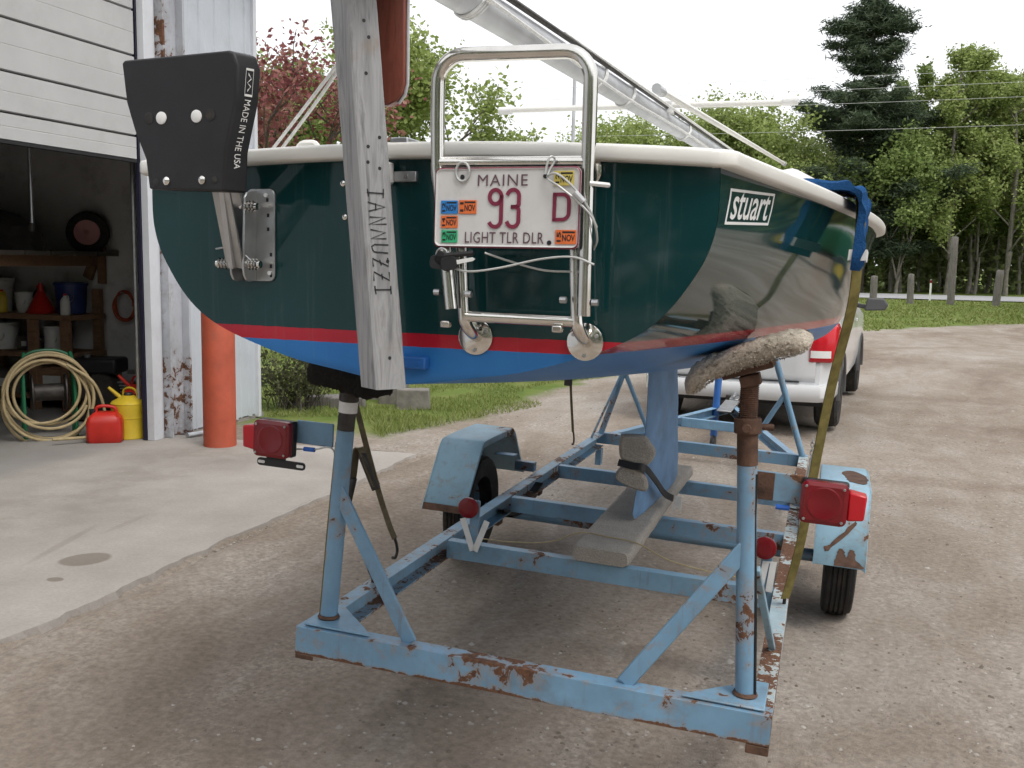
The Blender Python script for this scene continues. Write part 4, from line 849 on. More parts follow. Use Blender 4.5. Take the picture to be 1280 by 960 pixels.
for x in (.028, 1.372):
    mb = MB()
    for k, L in enumerate((.34, .26, .18)): mb.grid([[(x-.022, 2.22+s*L, -.115-.014*k+.05*(abs(s)*L/.34)**2), (x+.022, 2.22+s*L, -.115-.014*k+.05*(abs(s)*L/.34)**2), (x+.022, 2.22+s*L, -.104-.014*k+.05*(abs(s)*L/.34)**2), (x-.022, 2.22+s*L, -.104-.014*k+.05*(abs(s)*L/.34)**2)] for s in np.linspace(-1, 1, 13)], True)
    part(mb, 'leaf_spring', M['dark_metal'], 0)
    for y in (1.87, 2.57): mb = MB(); mb.box(x-.012, x+.012, y-.03, y+.03, -.125, -.09); part(mb, 'spring_hanger', M['rust'])
for x in (.05, 1.35): mb = MB(); mb.box(x-.02, x+.02, 3.93, 3.99, -.2, -.092); part(mb, 'stake_pocket', TP)
# keel plank
def keel_plank():
    mb = MB(); rows = []; r = random.Random(4); pr = rrect(.235, .062, .022, 4)
    ys = list(np.linspace(1.08, 1.12, 5))+list(np.linspace(1.15, 2.95, 46))
    for i, y in enumerate(ys):
        k = 1 if i > 4 else .9+.1*math.sin(i/4*1.57); rows.append([(.688+.006*math.sin(y*2)+u*k+r.gauss(0,.0012), y, .03+v*k+r.gauss(0,.0012)) for u, v in pr])
    mb.grid(rows, True); m = len(pr); mb.add(rows[0], [tuple(range(m))]); mb.add(rows[-1], [tuple(range(m-1,-1,-1))]); part(mb, 'keel_plank', M['carpet'], 0, angle=60)
keel_plank()
mb = MB(); mb.tube(smoothpath([(.16, 1.17, .003), (.3, 1.2, .0), (.45, 1.24, .012), (.57, 1.25, .066), (.69, 1.24, .068), (.81, 1.23, .062), (.95, 1.2, .02), (1.15, 1.18, .004), (1.3, 1.18, .002)], 6), .0028, 6); part(mb, 'wiring', M['hose'], 0)
# padded chocks strapped round the keel
for pts in ([(-.055,.115),(-.01,.12),(.044,.117),(.072,.089),(.094,.055),(.083,.012),(.05,-.012),(0,-.004),(-.044,.01),(-.058,.06)], [(-.03,-.012),(.02,-.02),(.052,-.042),(.07,-.075),(.075,-.105),(.06,-.12),(0,-.108),(-.052,-.084),(-.062,-.062),(-.055,-.036)]):
    Q = smoothpath([(a, 0, b) for a, b in pts+pts[:1]], 4)[:-1]; mb = MB(); cxm = sum(p.x for p in Q)/len(Q); czm = sum(p.z for p in Q)/len(Q); rows = []
    for dy, k in ((-.024, .8), (-.02, .93), (-.01, 1), (.012, 1), (.02, .92)): rows.append([(.703+cxm+(p.x-cxm)*k, 1.56+dy+.12*(p.x), .318+czm+(p.z-czm)*k) for p in Q])
    mb.grid(rows, True); mb.add(rows[0], [tuple(range(len(Q)))]); mb.add(rows[-1], [tuple(range(len(Q)-1,-1,-1))]); part(mb, 'keel_pad', M['carpet'], 0, angle=60)
part(ribbon(smoothpath([(.65, 1.53, .315), (.71, 1.528, .308), (.765, 1.545, .3), (.79, 1.7, .22), (.81, 1.87, .13), (.835, 1.97, .09)], 5), .03, .005, (0, .3, 1)), 'keel_strap', M['black'], 0)
mb = MB(); mb.prism([(.838, 1.95, .035), (.846, 1.95, .108), (.876, 1.95, .106), (.88, 1.95, .03), (.862, 1.95, .06)], (0, .002, 0)); part(mb, 'tape_flag', M['white_plain'], 0, smooth=False)
# bow uprights, tongue
for a, b, w, m in (((.035, 4.04, .0), (.225, 4.04, .66), .04, TP), ((1.365, 4.04, .0), (1.1, 4.04, .72), .04, TP), ((.15, 4.05, .44), (.02, 3.82, .002), .016, TP), ((.16, 4.04, .45), (.37, 4.08, .005), .03, TP), ((1.225, 4.04, .4), (1.02, 4.08, .006), .034, TP)):
    mb = MB(); mb.tube([a, b], w/2, 12); part(mb, 'bow_upright' if w == .04 else 'brace', m, 0)
for x, s in ((.25, -1), (1.08, 1)): mb = MB(); mb.bar((x-s*.07, 3.95, .7+.0), (x+s*.06, 3.95, .79), .3, .03, (0,0,1)); part(mb, 'bow_pad', M['carpet'], .008)
for x in (.1, 1.3): part(channel((x, 4.112, -.002), (.69+(.03 if x > .7 else -.03), 6.25, -.002), .05, .075, 1 if x < .7 else -1), 'tongue_rail', TP, .0015)
mb = MB(); mb.box(.42, .96, 5.2, 5.25, -.075, -.004); part(mb, 'tongue_tie', TP)
mb = MB(); mb.box(.63, .75, 5.75, 6.5, .0005, .012); mb.box(.655, .725, 6.3, 6.62, -.04, -.001); part(mb, 'tongue_plate', M['steel'])
mb = MB(); mb.bar((.69, 6.62, -.02), (.69, 6.82, -.01), .08, .06); mb.lathe([(.05, -.03), (.055, .0), (.04, .035)], (.69, 6.85, -.02), (0,0,1), 16); mb.bar((.69, 6.6, .03), (.69, 6.78, .05), .02, .02); part(mb, 'coupler', M['steel'], .004)
mb = MB(); mb.tube([(.6, 6.0, -.25), (.6, 6.0, .26)], .03, 14); part(mb, 'jack', plain('jack_blue', (.03, .13, .4), .45), 0)
mb = MB(); mb.tube([(.6, 6.0, .262), (.6, 6.0, .28), (.66, 5.98, .285)], .01, 8); part(mb, 'jack_crank', M['steel'], 0); mb = MB(); mb.lathe([(.08, -.02), (.09, 0), (.08, .02)], (.6, 6.0, -.32), (1,0,0), 20); part(mb, 'jack_wheel', M['black'], 0)
# safety chain between coupler and van
# ------------------------------------------------------------------ sailboat
boat = thing('sailboat', 'dark green sailboat with red stripe and blue bottom seen from its stern', 'sailboat', BM)
ST = [0, 1.0, 2.2, 3.3, 4.3, 5.05, 5.45]
SEC = [
 [(.645,1.312),(.646,1.255),(.643,1.20),(.63,1.15),(.607,1.105),(.565,1.045),(.515,.998),(.45,.962),(.36,.93),(.26,.902),(.16,.885),(.07,.87),(0,.862)],
 [(.795,1.31),(.785,1.255),(.772,1.2),(.758,1.15),(.742,1.105),(.71,1.03),(.665,.965),(.6,.915),(.49,.872),(.36,.835),(.22,.808),(.1,.79),(0,.78)],
 [(.905,1.31),(.89,1.255),(.876,1.2),(.864,1.15),(.852,1.105),(.826,1.01),(.785,.93),(.72,.875),(.59,.825),(.43,.782),(.27,.752),(.12,.73),(0,.72)],
 [(.88,1.325),(.86,1.265),(.838,1.205),(.815,1.15),(.793,1.105),(.745,1.01),(.68,.935),(.6,.88),(.48,.83),(.35,.79),(.22,.76),(.1,.74),(0,.73)],
 [(.65,1.35),(.62,1.285),(.588,1.22),(.555,1.16),(.52,1.11),(.455,1.01),(.39,.94),(.33,.89),(.26,.845),(.19,.81),(.12,.785),(.055,.77),(0,.762)],
 [(.3,1.38),(.275,1.31),(.25,1.24),(.225,1.175),(.2,1.12),(.16,1.03),(.13,.97),(.105,.925),(.08,.89),(.055,.865),(.035,.85),(.015,.84),(0,.838)],
 [(.012,1.4),(.011,1.33),(.01,1.26),(.009,1.2),(.008,1.15),(.007,1.09),(.006,1.04),(.005,1.0),(.004,.975),(.003,.955),(.002,.945),(.001,.94),(0,.938)]]
def section(y):
    """half section at station y: Catmull-Rom between the given stations"""
    S = np.array(SEC); t = np.array(ST); i = min(max(np.searchsorted(t, y, 'right')-1, 0), len(t)-2); u = (y-t[i])/(t[i+1]-t[i])
    def tan(k):
        if k == 0: return (S[1]-S[0])/(t[1]-t[0])
        if k == len(t)-1: return (S[-1]-S[-2])/(t[-1]-t[-2])
        return (S[k+1]-S[k-1])/(t[k+1]-t[k-1])
    h = t[i+1]-t[i]; a, b, c, d = S[i], tan(i)*h, S[i+1], tan(i+1)*h
    r = (2*u**3-3*u**2+1)*a+(u**3-2*u**2+u)*b+(-2*u**3+3*u**2)*c+(u**3-u**2)*d; r[:,0] = np.maximum(r[:,0], 0); r[-1,0] = 0; return r
def dens(sec, n=4):
    P = smoothpath([(a, b, 0) for a, b in sec], n); return [(max(p.x, 0), p.y) for p in P]
ys = np.concatenate([np.linspace(0, 4.3, 60), np.linspace(4.37, 5.45, 18)])
rows = []
for y in ys:
    s = dens(section(y)); rows.append([(a, y, b) for a, b in s]+[(-a, y, b) for a, b in s[-2::-1]])
mb = MB(); mb.grid(rows); hull = mb.build('hull', M['hull'], boat, angle=60)
def crown(x): return 1.312+.024*(1-(x/.645)**2)
out = dens(SEC[0]); loop = [(a, b) for a, b in out]+[(-a, b) for a, b in out[-2::-1]]
mb = MB(); rows = []
for k in range(len(out)):      # transom as horizontal strips, a hair outside the hull end
    a, b = out[k]; rows.append([(a*u, -.003-.012*(1-u*u), b) for u in np.linspace(-1, 1, 17)])
rows.insert(0, [(.645*u, -.003-.012*(1-u*u), crown(.645*u)+.004) for u in np.linspace(-1, 1, 17)]); mb.grid(rows); mb.build('transom', M['hull'], boat, angle=60)
# cap rail all round
def cap_rail():
    path = []
    for x in np.linspace(0, .63, 15): path.append((x, -.004-.012*(1-(x/.645)**2), crown(x)))
    for a in np.linspace(0, 80, 6): path.append((.63+.018*math.sin(math.radians(a)), .014-.018*math.cos(math.radians(a)), 1.312))
    for y in np.linspace(.05, 5.4, 72): s = section(y)[0]; path.append((s[0], y, s[1]))
    path.append((0, 5.47, 1.402)); path += [(-x, y, z) for x, y, z in path[-2:0:-1]]; n = len(path); rows = []
    prof = [(-.07, .012), (-.06, .024), (.02, .0265), (.028, .0245), (.031, .019), (.031, .0005), (.029, -.004), (.024, -.006), (-.01, -.006), (-.07, .0)]
    for i in range(n):
        p, q, r = Vector(path[i-1]), Vector(path[i]), Vector(path[(i+1) % n]); d = (r-p); d.z = 0; d.normalize(); nrm = Vector((d.y, -d.x, 0)); rows.append([q+nrm*u+Vector((0,0,v)) for u, v in prof])
    rows.append(rows[0]); mb = MB(); mb.grid(rows, True); mb.build('cap_rail', M['white_paint'], boat, angle=50)
cap_rail()
def deck():
    rows = []
    for y in np.linspace(.02, 5.35, 90):
        s = section(y)[0]; hb, z0 = s[0]-.03, s[1]+.018; row = []
        for u in np.linspace(-1, 1, 61):
            x = u*hb; z = z0+.03*(1-u*u); k = min(1, max(0, (.42+.1*min(1, y)-abs(x))/.03))*min(1, max(0, (y-.22)/.03))*min(1, max(0, (2.25-y)/.03)); row.append((x, y, z-.34*k))
        rows.append(row)
    mb = MB(); mb.grid(rows); mb.build('deck', M['white_paint'], boat, angle=40)
    # cuddy cabin
    rows = []
    for y, w, h in ((2.18, .6, .0), (2.2, .6, .2), (2.5, .6, .215), (3.2, .54, .2), (3.9, .4, .15), (4.4, .25, .07), (4.55, .16, .0)):
        z0 = 1.36+.01*y; row = [(-w-.05, y, z0-.05)]
        for u in np.linspace(-1, 1, 15): row.append((w*u, y, z0+h*(1-.22*u*u*u*u-.1*u*u)))
        row.append((w+.05, y, z0-.05)); rows.append(row)
    mb = MB(); mb.grid(rows); mb.build('cabin', M['white_paint'], boat, angle=35)
    for s in (-1, 1): mb = MB(); mb.bar((s*.3, 2.19, 1.4), (s*.3, 2.19, 1.56), .02, .02); mb.build('companionway_post', M['brown_wood'], boat)
    for s in (-1, 1):
        mb = MB(); mb.grid([[(s*(.5+.03*min(1, y)), y, 1.345), (s*(.505+.03*min(1, y)), y, 1.375), (s*(.53+.03*min(1, y)), y, 1.375), (s*(.535+.03*min(1, y)), y, 1.345)] for y in np.linspace(.25, 2.15, 12)], True); mb.build('coaming', M['white_paint'], boat)
    for s in (-1, 1):
        rows = []
        for y in np.linspace(.75, 2.6, 24):
            hb = section(y)[0][0]; q = min(1, (y-.75)/.35, (2.6-y)/.5); h = .012+.075*max(0, q)**.6; rows.append([(s*(hb-.16), y, 1.335), (s*(hb-.15), y, 1.335+h*.9), (s*(hb-.12), y, 1.335+h), (s*(hb-.095), y, 1.335+h*.85), (s*(hb-.085), y, 1.335)])
        mb = MB(); mb.grid(rows, True); mb.build('deck_moulding', M['white_paint'], boat, angle=60)
deck()
# keel fin
def keel():
    rows = []
    for z, y0, y1, th in ((.80, 2.4, 2.98, .028), (.72, 2.4, 2.99, .028), (.5, 2.39, 3.08, .028), (.35, 2.36, 3.1, .027), (.2, 2.24, 3.16, .026), (.1, 2.18, 3.16, .024), (.07, 2.22, 3.1, .014)):
        row = []
        for k in range(28):
            a = 6.283*k/28; u = .5-.5*math.cos(a); w = th*math.sin(a)*(1-.35*u)*1.2; row.append((.012+.05*0+w+.0, y1-(y1-y0)*u, z))
        rows.append(row)
    mb = MB(); mb.grid(rows, True); mb.add(rows[-1], [tuple(range(28))]); mb.build('keel', M['keel'], boat, angle=50)
keel()
# boat name decal on the starboard side
def hull_x(y, z):
    s = section(y)[::-1]; return float(np.interp(z, s[:,1], s[:,0]))
def logo_pt(u, v, t):   # u 0..1 along, v 0..1 up, slanted
    y = .045+.33*u+.02*v; z = 1.205+.07*v+.016*u; n = 1+0*t; return (hull_x(y, z)+.0012+t, y, z)
dl = None
fr_ = MB()
for a, b, c, d in ((0, 1, 0, .08), (0, 1, .92, 1), (0, .03, .08, .92), (.97, 1, .08, .92)):
    n = 14 if b-a > .5 else 2; m = 2 if b-a > .5 else 6
    fr_.grid([[logo_pt(a+(b-a)*i/n, c+(d-c)*j/m, 0) for i in range(n+1)] for j in range(m+1)])
dl = fr_.build('name_decal', M['decal'], boat, smooth=False)
lt = text_mesh('stuart', .08, .92, .14, .93, logo_pt, 0.0002, .12, .009, .98); lt.build('lettering', M['decal'], dl, smooth=False)
# transom fittings
def disc(name, x, z, r, th, mat, parent, y=-.012, n=24): mb = MB(); mb.lathe([(r, 0), (r, -th*.7), (r*.9, -th)], (x, y, z), (0, 1, 0), n); return mb.build(name, mat, parent)
def ladder():
    t = bpy.data.objects.new('boarding_ladder', None)
    R_ = .0138; a = []
    for k in range(9): q = math.radians(180-90*k/8); a.append((.165+.052*math.cos(q), -.1, 1.462+.052*math.sin(q)))
    b = []
    for k in range(9): q = math.radians(90-90*k/8); b.append((.366+.052*math.cos(q), -.1, 1.458+.052*math.sin(q)))
    mb = MB(); mb.tube([(.15, -.1, 1.03), (.132, -.1, 1.17), (.115, -.1, 1.3), (.113, -.1, 1.4)]+a+b+[(.418, -.1, 1.4), (.418, -.1, 1.295), (.4195, -.1, 1.026)], R_, 18); L = mb.build('boarding_ladder', M['chrome'], boat)
    mb = MB(); mb.tube([(.115, -.1, 1.312), (.418, -.1, 1.309)], .012, 14); mb.build('rung', M['chrome'], L)
    for x0, x1, xd in ((.153, .163, .172), (.386, .396, .404)):
        mb = MB(); mb.tube(smoothpath([(x0, -.07, 1.3), (x0+.003, -.07, 1.16), (x1, -.07, 1.03), (x1+.004, -.066, 1.0), (xd, -.045, .982), (xd, -.012, .972)], 5), .0125, 16); mb.build('standoff_tube', M['chrome'], L)
        d = disc('mounting_disc', xd-.004, .972, .037, .006, M['chrome'], L, -.014)
        for q in range(3): a_ = q*2.1+.5; disc('screw', xd-.004+.027*math.cos(a_), .972+.027*math.sin(a_), .004, .004, M['steel'], d, -.02, 8)
        mb = MB(); mb.tube([(x0, -.07, 1.3), (x0, -.012, 1.312)], .011, 12); mb.build('standoff_tube', M['chrome'], L); disc('mounting_disc', x0, 1.303, .036, .006, M['chrome'], L, -.014)
        mb = MB(); mb.box(x0-.034, x0-.014, -.088, -.072, .992, 1.006); mb.build('hinge_lug', M['chrome'], L, .003)
    mb = MB(); mb.tube([(.164, -.07, 1.016), (.396, -.07, 1.014)], .0115, 14); mb.build('rung', M['chrome'], L)
    for x, z in ((.118, 1.062), (.185, 1.06), (.378, 1.055), (.44, 1.052)): mb = MB(); mb.tube([(x-.006, -.1, z), (x+.006, -.1, z)], .0065, 8); mb.build('bolt', M['steel'], L)
    mb = MB(); mb.tube(smoothpath([(.425, -.11, 1.27), (.45, -.1, 1.268), (.455, -.09, 1.268)], 3), .005, 6); mb.build('clip', M['white_plain'], L)
ladder()
def motor_bracket():
    front = [(-.542,1.508),(-.536,1.514),(-.285,1.521),(-.272,1.516),(-.262,1.49),(-.268,1.425),(-.292,1.33),(-.297,1.25),(-.478,1.255),(-.486,1.315),(-.513,1.374),(-.532,1.43)]
    mb = MB(); mb.prism([(x, -.215, z) for x, z in front], (0.02, .05, 0)); pad = mb.build('motor_bracket', M['black'], boat, .007, seg=3)
    for x, z in ((-.444, 1.396), (-.359, 1.397)): disc('sky_hole', x, z, .0125, .0025, M['white_plain'], pad, -.2152)  # bright sky seen through two holes, painted as white discs
    for x, z in ((-.476, 1.396), (-.327, 1.399)): disc('recess', x, z, .012, .001, M['rubber'], pad, -.2152)
    for x, z in ((-.433, 1.271), (-.347, 1.272)): mb = MB(); mb.lathe([(.0085, 0), (.0085, -.003), (.005, -.0065), (.001, -.0075)], (x, -.215, z), (0,1,0), 14); mb.build('bolt', M['chrome'], pad)
    for x, z in ((-.46, 1.268), (-.317, 1.272)): disc('recess', x, z, .007, .001, M['rubber'], pad, -.2152)
    # lettering down the edge of the pad
    def edge_pt(u, v, t):
        z = 1.455-.215*u; xe = float(np.interp(z, [1.25, 1.33, 1.425, 1.49], [-.297, -.292, -.268, -.262])); d = .012+.026*v
        return (xe+.02*d/.05+.0012+t, -.215+d, z)
    text_mesh('MADE IN THE USA', .12, .74, .25, .75, edge_pt, 0, 0, 0, 1.02).build('lettering', M['decal'], pad, smooth=False)
    lines = [[(-.15, .2), (.08, .2)], [(.08, .2), (.08, .8)], [(.08, .8), (-.15, .8)], [(-.15, .8), (-.15, .2)], [(-.11, .4), (-.07, .65), (-.03, .35), (.0, .65), (.04, .4)]]
    strokes(lines, .02, edge_pt, .0004).build('emblem', M['decal'], pad, smooth=False)
    text_mesh('weight limit plate', -.5, -.38, 1.466, 1.474, lambda u, v, t: (u, -.2156, v), 0).build('embossed_line', M['rubber'], pad, smooth=False) if 0 else None
    # base plate on the transom
    mb = MB(); mb.prism([(x, -.012, z) for x, z in rrect(.072, .2, .014, 5, -.345, 1.172)], (0, -.006, 0)); bp = mb.build('bracket_base', M['steel'], boat, .0015)
    for x in (-.392, -.36): mb = MB(); mb.prism([(x, -.018, 1.268), (x, -.05, 1.262), (x, -.06, 1.25), (x, -.066, 1.1), (x, -.063, 1.085), (x, -.055, 1.074), (x, -.043, 1.07), (x, -.018, 1.072)], (.005, 0, 0)); mb.build('flange', M['steel'], bp, .001)
    for x, z in ((-.327, 1.248), (-.325, 1.215), (-.325, 1.185), (-.318, 1.13), (-.318, 1.105), (-.318, 1.085)): mb = MB(); mb.box(x-.003, x+.003, -.0185, -.0178, z-.004, z+.004); mb.build('slot', M['black'], bp)
    for x, z in ((-.329, 1.258), (-.32, 1.09), (-.373, 1.088)): disc('screw', x, z, .0055, .004, M['chrome'], bp, -.018, 10)
    for z0, z1 in ((1.23, 1.36), (1.1, 1.262)):
        for x in (-.402, -.382):
            mb = MB(); top = (x+.055, -.17, z1); mb.bar((x+.005, -.05, z0), top, .006, .022, (1,0,0)); mb.build('arm', M['steel'], bp, .0015)
    mb = MB(); mb.bar((-.39, -.06, 1.1), (-.335, -.168, 1.262), .01, .012, (1,0,0)); mb.build('arm', M['bright_alu'], bp, .001)
    for x, z in ((-.352, 1.232), (-.345, 1.108), (-.415, 1.108)):
        mb = MB(); mb.tube([(x-.02, -.05, z), (x+.022, -.05, z)], [.008]*2, 12); b = mb.build('bolt', M['chrome'], bp)
        for k in range(4): mb = MB(); mb.lathe([(.0095, -.0025), (.013, 0), (.0095, .0025)], (x-.012+.008*k, -.05, z), (1,0,0), 14, True); mb.build('spring_washer', M['chrome'], b)
    mb = MB(); mb.tube(smoothpath([(-.43, -.06, 1.14), (-.39, -.075, 1.142), (-.36, -.06, 1.13), (-.345, -.05, 1.112)], 5), .002, 6); mb.build('return_spring', M['steel'], bp)
motor_bracket()
mb = MB(); mb.box(-.04, .034, -.028, -.014, 1.284, 1.305); g = mb.build('gudgeon', M['steel'], boat, .002); disc('screw', .012, 1.294, .005, .003, M['chrome'], g, -.028, 10)
mb = MB(); mb.box(-.034, -.016, -.06, -.026, 1.278, 1.322); mb.build('bushing', M['white_plain'], g, .004)
mb = MB(); mb.box(.0, .066, -.04, -.014, .9, .925); g = mb.build('gudgeon', M['blue_fitting'], boat, .003)
mb = MB(); mb.lathe([(.02, -.008), (.02, .008)], (.004, -.045, .913), (1,0,0), 16); mb.build('bushing', M['white_plain'], g); disc('screw', .05, .913, .004, .002, M['blue_fitting'], g, -.04, 8)
mb = MB(); mb.box(-.02, .02, -.04, .02, 1.338, 1.372); mb.build('rail_notch_plate', M['steel'], boat, .003)
for x, z in ((-.141, 1.282), (-.136, 1.212)): mb = MB(); mb.lathe([(.007, 0), (.006, -.004), (.002, -.006)], (x, -.014, z), (0,1,0), 12); mb.build('bolt', M['chrome'], boat)
mb = MB(); mb.tube(smoothpath([(-.46, .3, 1.36), (-.445, .3, 1.405), (-.42, .3, 1.412), (-.395, .3, 1.405), (-.38, .3, 1.36)], 4), .008, 8); mb.build('grab_handle', M['white_paint'], boat)
mb = MB(); mb.tube([(-.40, 2.5, 1.55), (-.40, 2.5, 2.04)], .008, 8); mb.build('staff', M['bright_alu'], boat)
mb = MB(); mb.tube([(-.44, 2.5, 2.05), (-.4, 2.5, 2.03)], .008, 8); mb.build('staff_fitting', M['bright_alu'], boat)

# ------------------------------------------------------------------ mast lashed over the boat
mast = thing('mast', 'grey aluminium mast lowered along the boat with a spreader', 'mast', BM)
def mz(y): return 1.712+.027*y
mb = MB(); rows = []
for y in np.linspace(-2.2, 5.3, 16): rows.append([(.02+.03*math.cos(a), y, mz(y)+.042*math.sin(a)) for a in np.linspace(0, 6.283, 25)[:-1]])
mb.grid(rows, True); mb.add(rows[0], [tuple(range(24))]); mb.add(rows[-1], [tuple(range(23,-1,-1))]); mt = mb.build('mast_tube', M['bright_alu'], mast)
mb = MB(); mb.tube([(.045, -2.0, mz(-2)+.04), (.05, 1, mz(1)+.042), (.045, 5, mz(5)+.04)], .008, 8); mb.build('sail_track', M['dark_metal'], mt)
mb = MB(); mb.tube([(-.69, 2.4, 1.832), (.02, 2.4, 1.828), (.55, 2.4, 1.825)], .0125, 12); sp = mb.build('spreader', M['white_paint'], mast)
for x in (-.69, .55): mb = MB(); mb.tube([(x-.03, 2.4, 1.829), (x+.03, 2.4, 1.829)], .017, 12); mb.build('end_cap', M['white_plain'], sp)
mb = MB(); mb.bar((-.03, 2.4, 1.82), (.07, 2.4, 1.82), .05, .05); mb.build('bracket', M['white_plain'], sp, .004)
for y, n in ((.28, 3), (1.35, 2), (1.75, 2), (2.9, 2)):
    for k in range(n):
        mb = MB(); mb.tube([(.02+.034*math.cos(a), y+k*.013+.05*math.sin(a), mz(y)+.046*math.sin(a)) for a in np.linspace(0, 6.283, 20)], .004, 6); mb.build('lashing', M['rope'], mast)
for pts in ([(.06, -.6, mz(-.6)+.03), (.065, .6, mz(.6)-.01), (.062, 1.6, mz(1.6)-.03), (.1, 3.0, 1.74), (.28, 4.9, 1.6)], [(.05, .9, mz(.9)+.05), (.08, 2, mz(2)+.03), (.3, 4.95, 1.72)]):
    mb = MB(); mb.tube(smoothpath(pts, 6), .005, 6); mb.build('shroud', M['rope'], mast)
t = thing('whisker_pole', 'white pole lying along the foredeck beside the mast', 'pole', BM)
mb = MB(); mb.tube([(.3, 1.05, 1.644), (.3, 5.0, 1.866)], .0105, 10); mb.build('tube', M['white_paint'], t)
for y, z in ((1.05, 1.644), (4.98, 1.865)): mb = MB(); mb.tube([(.3, y-.05, z-.003), (.3, y+.03, z)], .015, 10); mb.build('end_fitting', M['bright_alu'], t)
t = thing('bow_rail', 'white tubular bow rail on the foredeck', 'rail', BM); 
mb = MB(); mb.tube(smoothpath([(.55, 3.6, 1.45), (.5, 3.75, 1.66), (.42, 4.3, 1.7), (.2, 5.1, 1.72), (0, 5.25, 1.72), (-.2, 5.1, 1.72), (-.42, 4.3, 1.7), (-.5, 3.75, 1.66), (-.55, 3.6, 1.45)], 6), .011, 10); mb.build('top_rail', M['white_paint'], t)
for s in (-1, 1): mb = MB(); mb.tube([(s*.24, 4.95, 1.39), (s*.22, 5.05, 1.715)], .011, 10); mb.build('stanchion', M['white_paint'], t)
# ------------------------------------------------------------------ crutch, plank, tie lines
cr = thing('mast_crutch', 'tall weathered wooden post with handwriting propping the mast at the stern', 'post', BM)
ang = math.radians(-33); c_, s_ = math.cos(ang), math.sin(ang)
def crutch_axis(z): return Vector((.012-.075*(z-.865)/.765, -.118, z))
def cpt(u, v, z): p = crutch_axis(z); return Vector((p.x+c_*u-s_*v, p.y+s_*u+c_*v, z))
# local u: along the narrow face, v: along the broad face normal; the broad face looks towards +u
rows = []; rg = random.Random(12); zl = np.linspace(.868, 1.85, 40); w2, d2 = .034, .034
for i, z in enumerate(zl):
    q = .0004; rows.append([cpt(a*w2+rg.gauss(0,q*.5), b*d2+rg.gauss(0,q*.5), z) for a, b in ((1,-.9),(1,.9),(.9,1),(-.9,1),(-1,.9),(-1,-.9),(-.9,-1),(.9,-1))])
mb = MB(); mb.grid(rows, True); mb.add(rows[0], [tuple(range(8))]); mb.add(rows[-1], [tuple(range(7,-1,-1))]); post = mb.build('post', M['grey_wood'], cr, angle=30)
def face_pt(u, v, t):   # u metres downward from z=1.262 ; v across, +v towards the viewer's right
    z = 1.262-u; return cpt(w2+.0008+t, -.004+v, z)
L8 = []
def glyph(ch, x):
    w, h = .021, .035
    G = {'I': [[(0,0),(0,1)], [(-.35,1),(.35,1)], [(-.35,0),(.35,0)]], 'A': [[(-.45,0),(0,1),(.45,0)], [(-.3,.4),(.3,.4)]], 'N': [[(-.4,0),(-.4,1),(.4,0),(.4,1)]], 'U': [[(-.4,1),(-.4,.2),(-.2,0),(.2,0),(.4,.2),(.4,1)]], 'Z': [[(-.4,1),(.4,1),(-.4,0),(.45,0)], [(-.2,.5),(.25,.5)]]}[ch]
    for ln in G: L8.append([(x+w*(.5+a*.9)*1.0+rg.gauss(0,.0008), h*(b-.5)+rg.gauss(0,.0009)) for a, b in ln])
x_ = .0
for ch in 'IANNUZZI': glyph(ch, x_); x_ += .0268
strokes(L8, .0026, face_pt, .0004).build('handwriting', M['ink'], post, smooth=False)
for z, v in ((1.58, .0), (1.55, .008), (1.48, -.004), (1.36, .015), (1.34, -.012), (1.30, .01), (1.31, -.015), (1.12, .012), (.93, .0)):
    mb = MB(); p = cpt(w2+.0004, v, z); d = Vector((c_, s_, 0)); mb.lathe([(.0038, 0), (.0035, .0006)], p, d, 8); mb.build('nail_hole', M['ink'], post)
t = thing('mahogany_plank', 'red-brown varnished plank with a rounded end behind the wooden post', 'plank', BM)
pl = [(-.06, 1.9), (-.045, 1.434), (-.015, 1.432), (.004, 1.44), (.016, 1.455), (.021, 1.475), (.018, 1.9)]
mb = MB(); mb.prism([(x, -.062, z) for x, z in pl], (0, .024, 0)); mb.build('board', M['mahogany'], t, .003)
mb = MB(); mb.tube([(.021, -.05, 1.9), (.0235, -.05, 1.476), (.018, -.05, 1.453), (.004, -.05, 1.437)], .0035, 8); mb.build('edging', M['bright_alu'], t)
t = thing('tie_line', 'pair of white cords running from the post down to the port quarter', 'rope', BM)
for k in (0, 1): mb = MB(); mb.tube(smoothpath([(-.59+.028*k, .34, 1.362), (-.31+.02*k, .13, 1.485), (-.06, -.07, 1.585)], 5), .004, 7); mb.build('cord', M['rope'], t)
